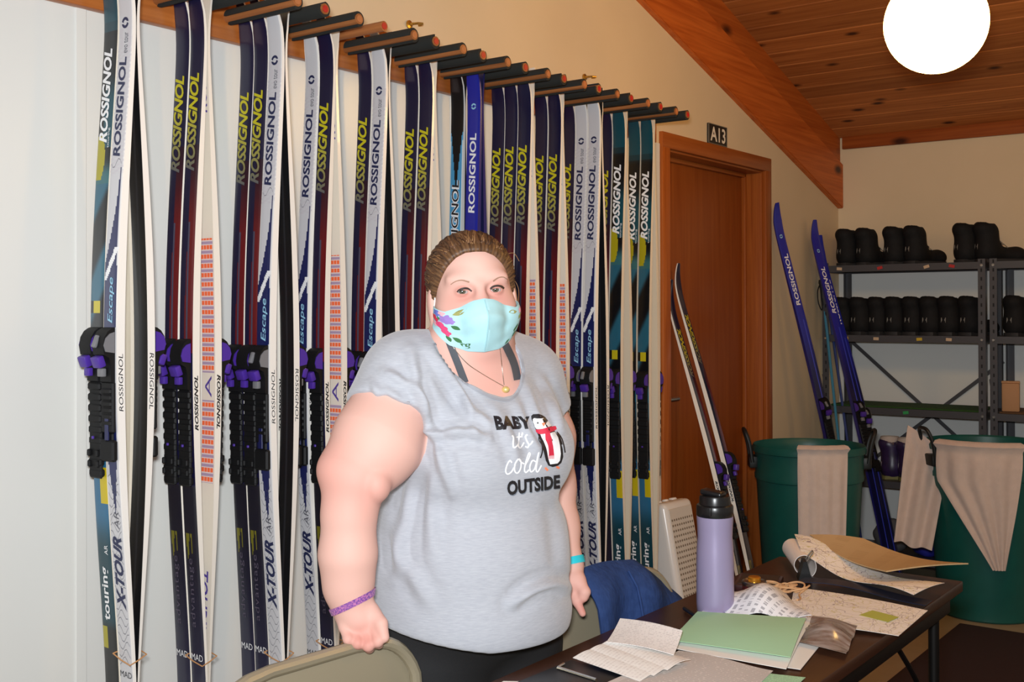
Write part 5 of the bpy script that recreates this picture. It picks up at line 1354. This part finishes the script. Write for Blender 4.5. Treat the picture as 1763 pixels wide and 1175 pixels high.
# neckline edge, hem stitching
laid('neckband', shirt_o, SHIRT, ribbon([(747, 592), (757, 610), (778, 640), (806, 664), (838, 682), (866, 690), (884, 686), (897, 666), (901, 640), (895, 612), (882, 592)], 2.0), M('neckband_grey', (152, 154, 162), .9), .0016, 8)
# ---- straps, necklace
strap = M('dark_grey_strap', (74, 76, 82), .8)
for L_ in ([(768, 570), (776, 596), (788, 628), (800, 660)], [(862, 582), (872, 600), (884, 628), (890, 655)]):
    laid('strap', body, BODY, ribbon(L_, 6.5), strap, .002, 6)
silver = M('silver_chain', (214, 206, 196), .25, 1)
for L_ in ([(771, 582), (786, 606), (806, 628), (832, 646), (852, 658), (866, 666)], [(858, 586), (861, 610), (864, 640), (867, 664)]):
    P = [cast(BODY, x, y, .0016) for x, y in [(p.x, p.y) for p in spline([(x, y, 0) for x, y in L_], 10)]]; P = [p[0] for p in P if p]
    bm = bmesh.new()
    for i in range(0, len(P)-1):
        d = (P[i+1]-P[i]); c = (P[i]+P[i+1])/2; tube(bm, [P[i]+d*.05, c+Vector((0, 0, .0004)), P[i+1]-d*.05], .0009, 6)
    ch_ = obj('necklace_chain', bm, silver, body); ch_['kind'] = 'stuff'
p_ = cast(BODY, 869, 672, .003); bm = bmesh.new(); bmesh.ops.create_uvsphere(bm, u_segments=18, v_segments=10, radius=.0075); bmesh.ops.scale(bm, vec=(1, 1, .85), verts=bm.verts); obj('pendant', bm, M('pale_gold', (222, 200, 130), .4, .4), body, loc=p_[0])
# ---- eyes, brows, lashes
gaze = np.array((.0, -1., 0.)); gaze = gaze/np.linalg.norm(gaze)
for e in EYE:
    c = hp(e); bm = bmesh.new(); bmesh.ops.create_uvsphere(bm, u_segments=48, v_segments=32, radius=.0122); me = bpy.data.meshes.new('eyeball'); bm.to_mesh(me); bm.free()
    vs = np.array([v.co[:] for v in me.vertices])/.0122; ang_ = np.degrees(np.arccos(np.clip(vs@(RH@np.array((-.16, .98, -.03))), -1, 1)))
    cc = np.tile(np.array(lin((176, 164, 160))), (len(vs), 1)); cc[ang_ < 29] = lin((50, 48, 44)); cc[ang_ < 25] = lin((86, 82, 68)); cc[ang_ < 13] = lin((12, 12, 12))
    me.transform(Matrix.Identity(4)); Rw = np.array((r0, f0, u0)); v2 = (np.array([v.co[:] for v in me.vertices])+c)@Rw+np.array((CAMX, 0, 0))-np.array(WO)
    me.vertices.foreach_set('co', v2.astype(np.float32).ravel()); set_col(me, cc); obj('eye', me, attr_mat('eye_surface', .12, .5), body, smooth=180)
brow = M('brow_hair', (150, 116, 96), .8); lash = M('lash', (50, 38, 34), .7)
HX = lambda x, y: (660+x/3.456, 380+y/3.456)    # points read in the enlarged face
for L_, w_ in (([(402, 380), (430, 362), (468, 355), (512, 366)], [.6, 1.3]), ([(652, 360), (682, 341), (712, 337), (735, 350)], [1.3, .6])):
    laid('eyebrow', body, BODY, ribbon([HX(*p) for p in L_], w_), brow, .0012, 5)
for L_ in ([(440, 427), (458, 412), (483, 405), (508, 408), (528, 422)], [(636, 407), (652, 395), (676, 390), (700, 394), (714, 405)]):
    laid('eyelash', body, BODY, ribbon([HX(*p) for p in L_], 1.6), lash, .0016, 4)
# ---- mask: a curved sheet over nose and mouth
def face_r(az, z):
    o_ = Vector(w_of(hp((0, .0, z)))); d = Vector(w_of(hp((math.sin(az), math.cos(az), z))))-o_; d.normalize(); h = BODY.ray_cast(o_+d*.25, -d); return (o_+d*.25-d*h[3] if h[0] else o_+d*.07), d
itp = lambda x, X, Y: float(np.interp(x, X, Y))
def mask_pt(u, v, lift=0):
    az = math.radians(u*72); au = abs(u)
    zt = itp(au, [0, .15, .35, .6, .85, 1], [-.010, -.013, -.024, -.030, -.022, -.018]); zb = itp(au, [0, .3, .6, .85, 1], [-.108, -.105, -.092, -.068, -.057])
    z_ = zt+(zb-zt)*v; U0 = .36
    if au < U0:         # bridged over the nose
        a_, b2 = face_r(math.radians(-U0*72), z_)[0], face_r(math.radians(U0*72), z_)[0]; p = a_.lerp(b2, (u+U0)/(2*U0)); d = Vector(w_of(hp((math.sin(az)*.6, math.cos(az), 0)))-w_of(hp((0, 0, 0)))).normalized()
        bump = itp(v, [0, .12, .32, .6, .85, 1], [.031, .036, .047, .040, .026, .016])*(1-(au/U0)**1.35)+itp(v, [0, .3, 1], [.0, .004, .001])*max(0, 1-au/.06)
    else:
        p, d = face_r(az, z_); bump = 0
    side = .010*max(0, min(1, (1-au)/(1-U0)))*math.sin(PI*min(1, max(0, v*.92+.08)))**.8
    wr_ = .0012*math.sin(v*19+u*4)*math.sin(min(1, au*2)*PI)
    return p+d*(.0035+bump+side+wr_+lift)-WO
bm = bmesh.new(); grid_sheet(bm, lambda u, v: mask_pt(2*u-1, v)+0*Vector(), 44, 22, .0022)
mm = obj('face_mask', bm, M('aqua_cotton', (178, 222, 228), .85, noise=((40, 40, 40), .8, (166, 212, 220)), bump=((700, 700, 700), .3, .001)), WOM, smooth=60)
bm = bmesh.new(); tube(bm, [mask_pt(0, v, .0018) for v in np.linspace(.02, .98, 16)], .0011, 6); obj('centre_seam', bm, M('aqua_seam', (160, 208, 216), .85), mm)
for s in (-1, 1):
    bm = bmesh.new(); P = [mask_pt(s*.985, .12), *[face_r(math.radians(s*a), z_)[0]+face_r(math.radians(s*a), z_)[1]*.002-WO for a, z_ in ((76, -.012), (80, .0), (86, .016), (94, .02))]]
    tube(bm, spline(P, 5), .0014, 6); obj('ear_loop', bm, M('loop_white', (232, 232, 230), .8), mm)
fc = {'pink': M('flower_pink', (222, 70, 120), .8), 'red': M('flower_red', (196, 40, 70), .8), 'lav': M('flower_lavender', (150, 120, 190), .8), 'blush': M('flower_blush', (232, 170, 180), .8), 'blue': M('flower_blue', (96, 110, 190), .8), 'leaf': M('leaf_green', (60, 112, 66), .8), 'yel': M('leaf_olive', (150, 150, 90), .8)}
def mask_blob(u, v, r, c, petals=5):
    bm = bmesh.new(); ctr = None; n = petals*4; top = [bm.verts.new(mask_pt(u, v, .0022))]; ring = []
    for k in range(n):
        a = 2*PI*k/n; rr = r*(.72+.28*abs(math.cos(a*petals/2))); ring.append(bm.verts.new(mask_pt(max(-.99, min(.99, u+rr*math.cos(a)*.95)), max(0.02, min(.98, v+rr*math.sin(a)*1.0)), .0018)))
    for k in range(n): bm.faces.new((top[0], ring[k], ring[(k+1) % n]))
    obj('printed_flower', bm, fc[c], mm, smooth=0)
def mask_leaf(u, v, a, l, c='leaf'):
    bm = bmesh.new(); L1 = []; 
    for s in (1, -1):
        L1 += [(u+math.cos(a)*l*t-s*math.sin(a)*l*.28*math.sin(t*PI), v+math.sin(a)*l*t+s*math.cos(a)*l*.28*math.sin(t*PI)) for t in (np.linspace(0, 1, 6) if s > 0 else np.linspace(.85, .15, 5))]
    bm.faces.new([bm.verts.new(mask_pt(max(-.99, min(.99, x)), max(.02, min(.98, y)), .0016)) for x, y in L1]); obj('printed_leaf', bm, fc[c], mm, smooth=0)
for u, v, r, c in ((-.70, .50, .15, 'pink'), (-.84, .34, .13, 'red'), (-.62, .64, .11, 'pink'), (-.58, .24, .14, 'lav'), (-.78, .12, .12, 'blue'), (-.66, .06, .09, 'blush'), (-.48, .32, .07, 'lav'), (-.88, .62, .10, 'blush'), (.86, .25, .13, 'blush'), (.74, .16, .10, 'blush'), (.90, .45, .11, 'pink'), (.82, .62, .10, 'blush'), (.88, .80, .10, 'red'), (.70, .34, .08, 'yel')): mask_blob(u, v, r, c)
for u, v, a, l, c in ((-.46, .14, -.2, .22, 'yel'), (-.50, .42, .6, .18, 'leaf'), (-.52, .74, .5, .2, 'leaf'), (-.62, .72, 1.2, .18, 'leaf'), (-.76, .22, .8, .16, 'leaf'), (-.40, .86, .4, .18, 'leaf'), (-.34, .90, -.5, .13, 'leaf'), (.60, .12, 2.9, .2, 'yel'), (.66, .56, 1.8, .2, 'leaf'), (.64, .78, 1.4, .18, 'leaf'), (.54, .90, 2.6, .14, 'leaf')): mask_leaf(u, v, a, l, c)
# ---- hair pulled back
HLX = [0, 18, 34, 48, 60, 72, 82, 90, 100, 112, 128, 150, 180]; HLZ = [.077, .076, .068, .052, .030, .010, -.014, .014, .012, -.02, -.06, -.078, -.082]
def hair(p):
    q = (p-HO)@RH; d = blend(p, head[:3], .0075)
    az = np.degrees(np.arctan2(np.abs(q[:, 0]), q[:, 1])); line = np.interp(az, HLX, HLZ)
    lift = np.clip((q[:, 2]-line)/.05, 0, 1)*.004
    d = d-lift+.0012*np.sin(np.arctan2(q[:, 0], q[:, 2]-.0)*60)*np.clip((q[:, 2]-line)/.02, 0, 1)
    d = smin(d, s_ell(p, hp((0, -.098, .012)), np.array((.038, .03, .036), np.float32), RH), .03)
    return smax(d, (line-q[:, 2])*.75, .016)
hv, hq = nets(hair, np.arange(HO[0]-.11, HO[0]+.11, .0026), np.arange(HO[1]-.14, HO[1]+.16, .0026), np.arange(HO[2]-.12, HO[2]+.15, .0026), 4)
def hair_mat(name, c1, c2):
    m = M(name, c1, .38, spec=.45); nt = m.node_tree; N = nt.nodes.new; L = nt.links.new; return m
lq = (hv-HO)@RH; st = np.sin(np.arctan2(lq[:, 0], lq[:, 2]+.02)*95+np.sin(lq[:, 1]*40)*1.5)*.5+.5; st2 = np.sin(np.arctan2(lq[:, 0], lq[:, 2]+.02)*37+1)*.5+.5
hcol = np.array(lin((58, 38, 26)))*(1-(st*.6+st2*.4))[:, None]+np.array(lin((112, 80, 52)))*(st*.6+st2*.4)[:, None]
hair_o = wobj('hair', hv, hq, attr_mat('hair_surface', .5, .3), hcol)
HAIR = BVHTree.FromPolygons([Vector(x) for x in w_of(hv)], [tuple(map(int, f)) for f in hq])
random.seed(11); hm_ = [M('hair_dark', (58, 38, 26), .55, spec=.3), M('hair_mid', (92, 62, 42), .55, spec=.3), M('hair_honey', (134, 98, 64), .55, spec=.3)]
bms = [bmesh.new() for _ in hm_]
Hc = Vector(w_of(hp((0, -.02, .02))))
for k in range(260):
    az = random.uniform(-118, 118); zl = float(np.interp(abs(az), HLX, HLZ))+random.uniform(-.006, .005)
    s0 = np.array((math.sin(math.radians(az))*.08, math.cos(math.radians(az))*.09-.0, zl-.02)); e0 = np.array((random.uniform(-.03, .03), -.10, random.uniform(-.02, .03)-.01))
    s0 = s0/np.linalg.norm(s0); e0 = e0/np.linalg.norm(e0); om = math.acos(max(-1, min(1, float(s0@e0)))); P = []
    for t in np.linspace(0, .96, 12):
        d = (math.sin((1-t)*om)*s0+math.sin(t*om)*e0)/max(math.sin(om), 1e-4); d[2] += .16*math.sin(t*PI)*(1 if abs(az) < 80 else .3); dw = Vector(w_of(hp(d))-w_of(hp((0, 0, 0)))).normalized()
        h = HAIR.ray_cast(Hc+dw*.3, -dw)
        if h[0] is not None: P.append(h[0]+dw*.0005-WO)
    if len(P) > 4: tube(bms[random.choice((0, 1, 1, 2))], P, [.0004]+[random.uniform(.0010, .0017)]*(len(P)-2)+[.0005], 5)
for b_, m in zip(bms, hm_): obj('hair_strands', b_, m, hair_o, smooth=80)['kind'] = 'stuff'
bm = bmesh.new()
for L_, t in (([(752, 525), (744, 560), (722, 572), (702, 585)], 2.2), ([(750, 500), (738, 530), (742, 560), (735, 580)], 2.2), ([(882, 470), (888, 500), (892, 530)], 2.2), ([(868, 440), (884, 436), (894, 450)], 2.2), ([(884, 480), (893, 500), (890, 540)], 2.21), ([(746, 470), (738, 500), (741, 530)], 2.22)):
    tube(bm, [px(p.x, p.y, t)-WO for p in spline([(x, y, 0) for x, y in L_], 6)], .0006, 5)
obj('loose_hair', bm, hm_[2], hair_o)['kind'] = 'stuff'
p_ = cast(BODY, 752, 537, .002)
if p_: bm = bmesh.new(); bmesh.ops.create_uvsphere(bm, u_segments=14, v_segments=10, radius=.0038); obj('earring', bm, M('pearl', (236, 230, 226), .15), body, loc=p_[0])
# ---- wrist bands
def band(name, c, d, hw, th, mat, n=40, parent=None, tilt=0):
    c = Vector(w_of(c)); d = Vector(w_of(np.asarray(d))-w_of(np.zeros(3))).normalized(); a = d.orthogonal().normalized(); b_ = d.cross(a); bm = bmesh.new(); rings = []
    for k in range(n):
        an_ = 2*PI*k/n; dr = a*math.cos(an_)+b_*math.sin(an_); row = []
        for s, l in ((-hw, .0005), (-hw, th), (hw, th), (hw, .0005)):
            o_ = c+d*s; h = BODY.ray_cast(o_, dr); row.append(((h[0] if h[0] is not None and h[3] < .06 else o_+dr*.03)+dr*l)-WO)
        rings.append(row)
    rings.append(rings[0]); loft(bm, rings, caps=False); return obj(name, bm, mat, parent or WOM, smooth=40)
wr = Q3(601, 1040, 1.985)
beads = M('purple_beads', (112, 70, 150), .35, noise=((260, 260, 260), .2, (190, 120, 170))); band('beaded_bracelet', wr, np.array((-.42, .1, .9)), .0058, .003, beads)
band('wrist_strap', Q3(980, 967, 2.312), np.array((-.2, .25, .95)), .0075, .003, M('turquoise_rubber', (34, 188, 204), .45))
# ================================================================ one uniform scale to real size, floor to z = 0
done = set()
for o in bpy.data.objects:
    if o.name in ('camera', 'camera_flash'): continue
    if o.type == 'MESH' and o.data.name not in done:
        done.add(o.data.name); o.data.transform(Matrix.Scale(S, 4))
    if o.parent is None: o.location = (o.location[0]*S, o.location[1]*S, (o.location[2]-FL)*S)
    else: o.location = o.location*S
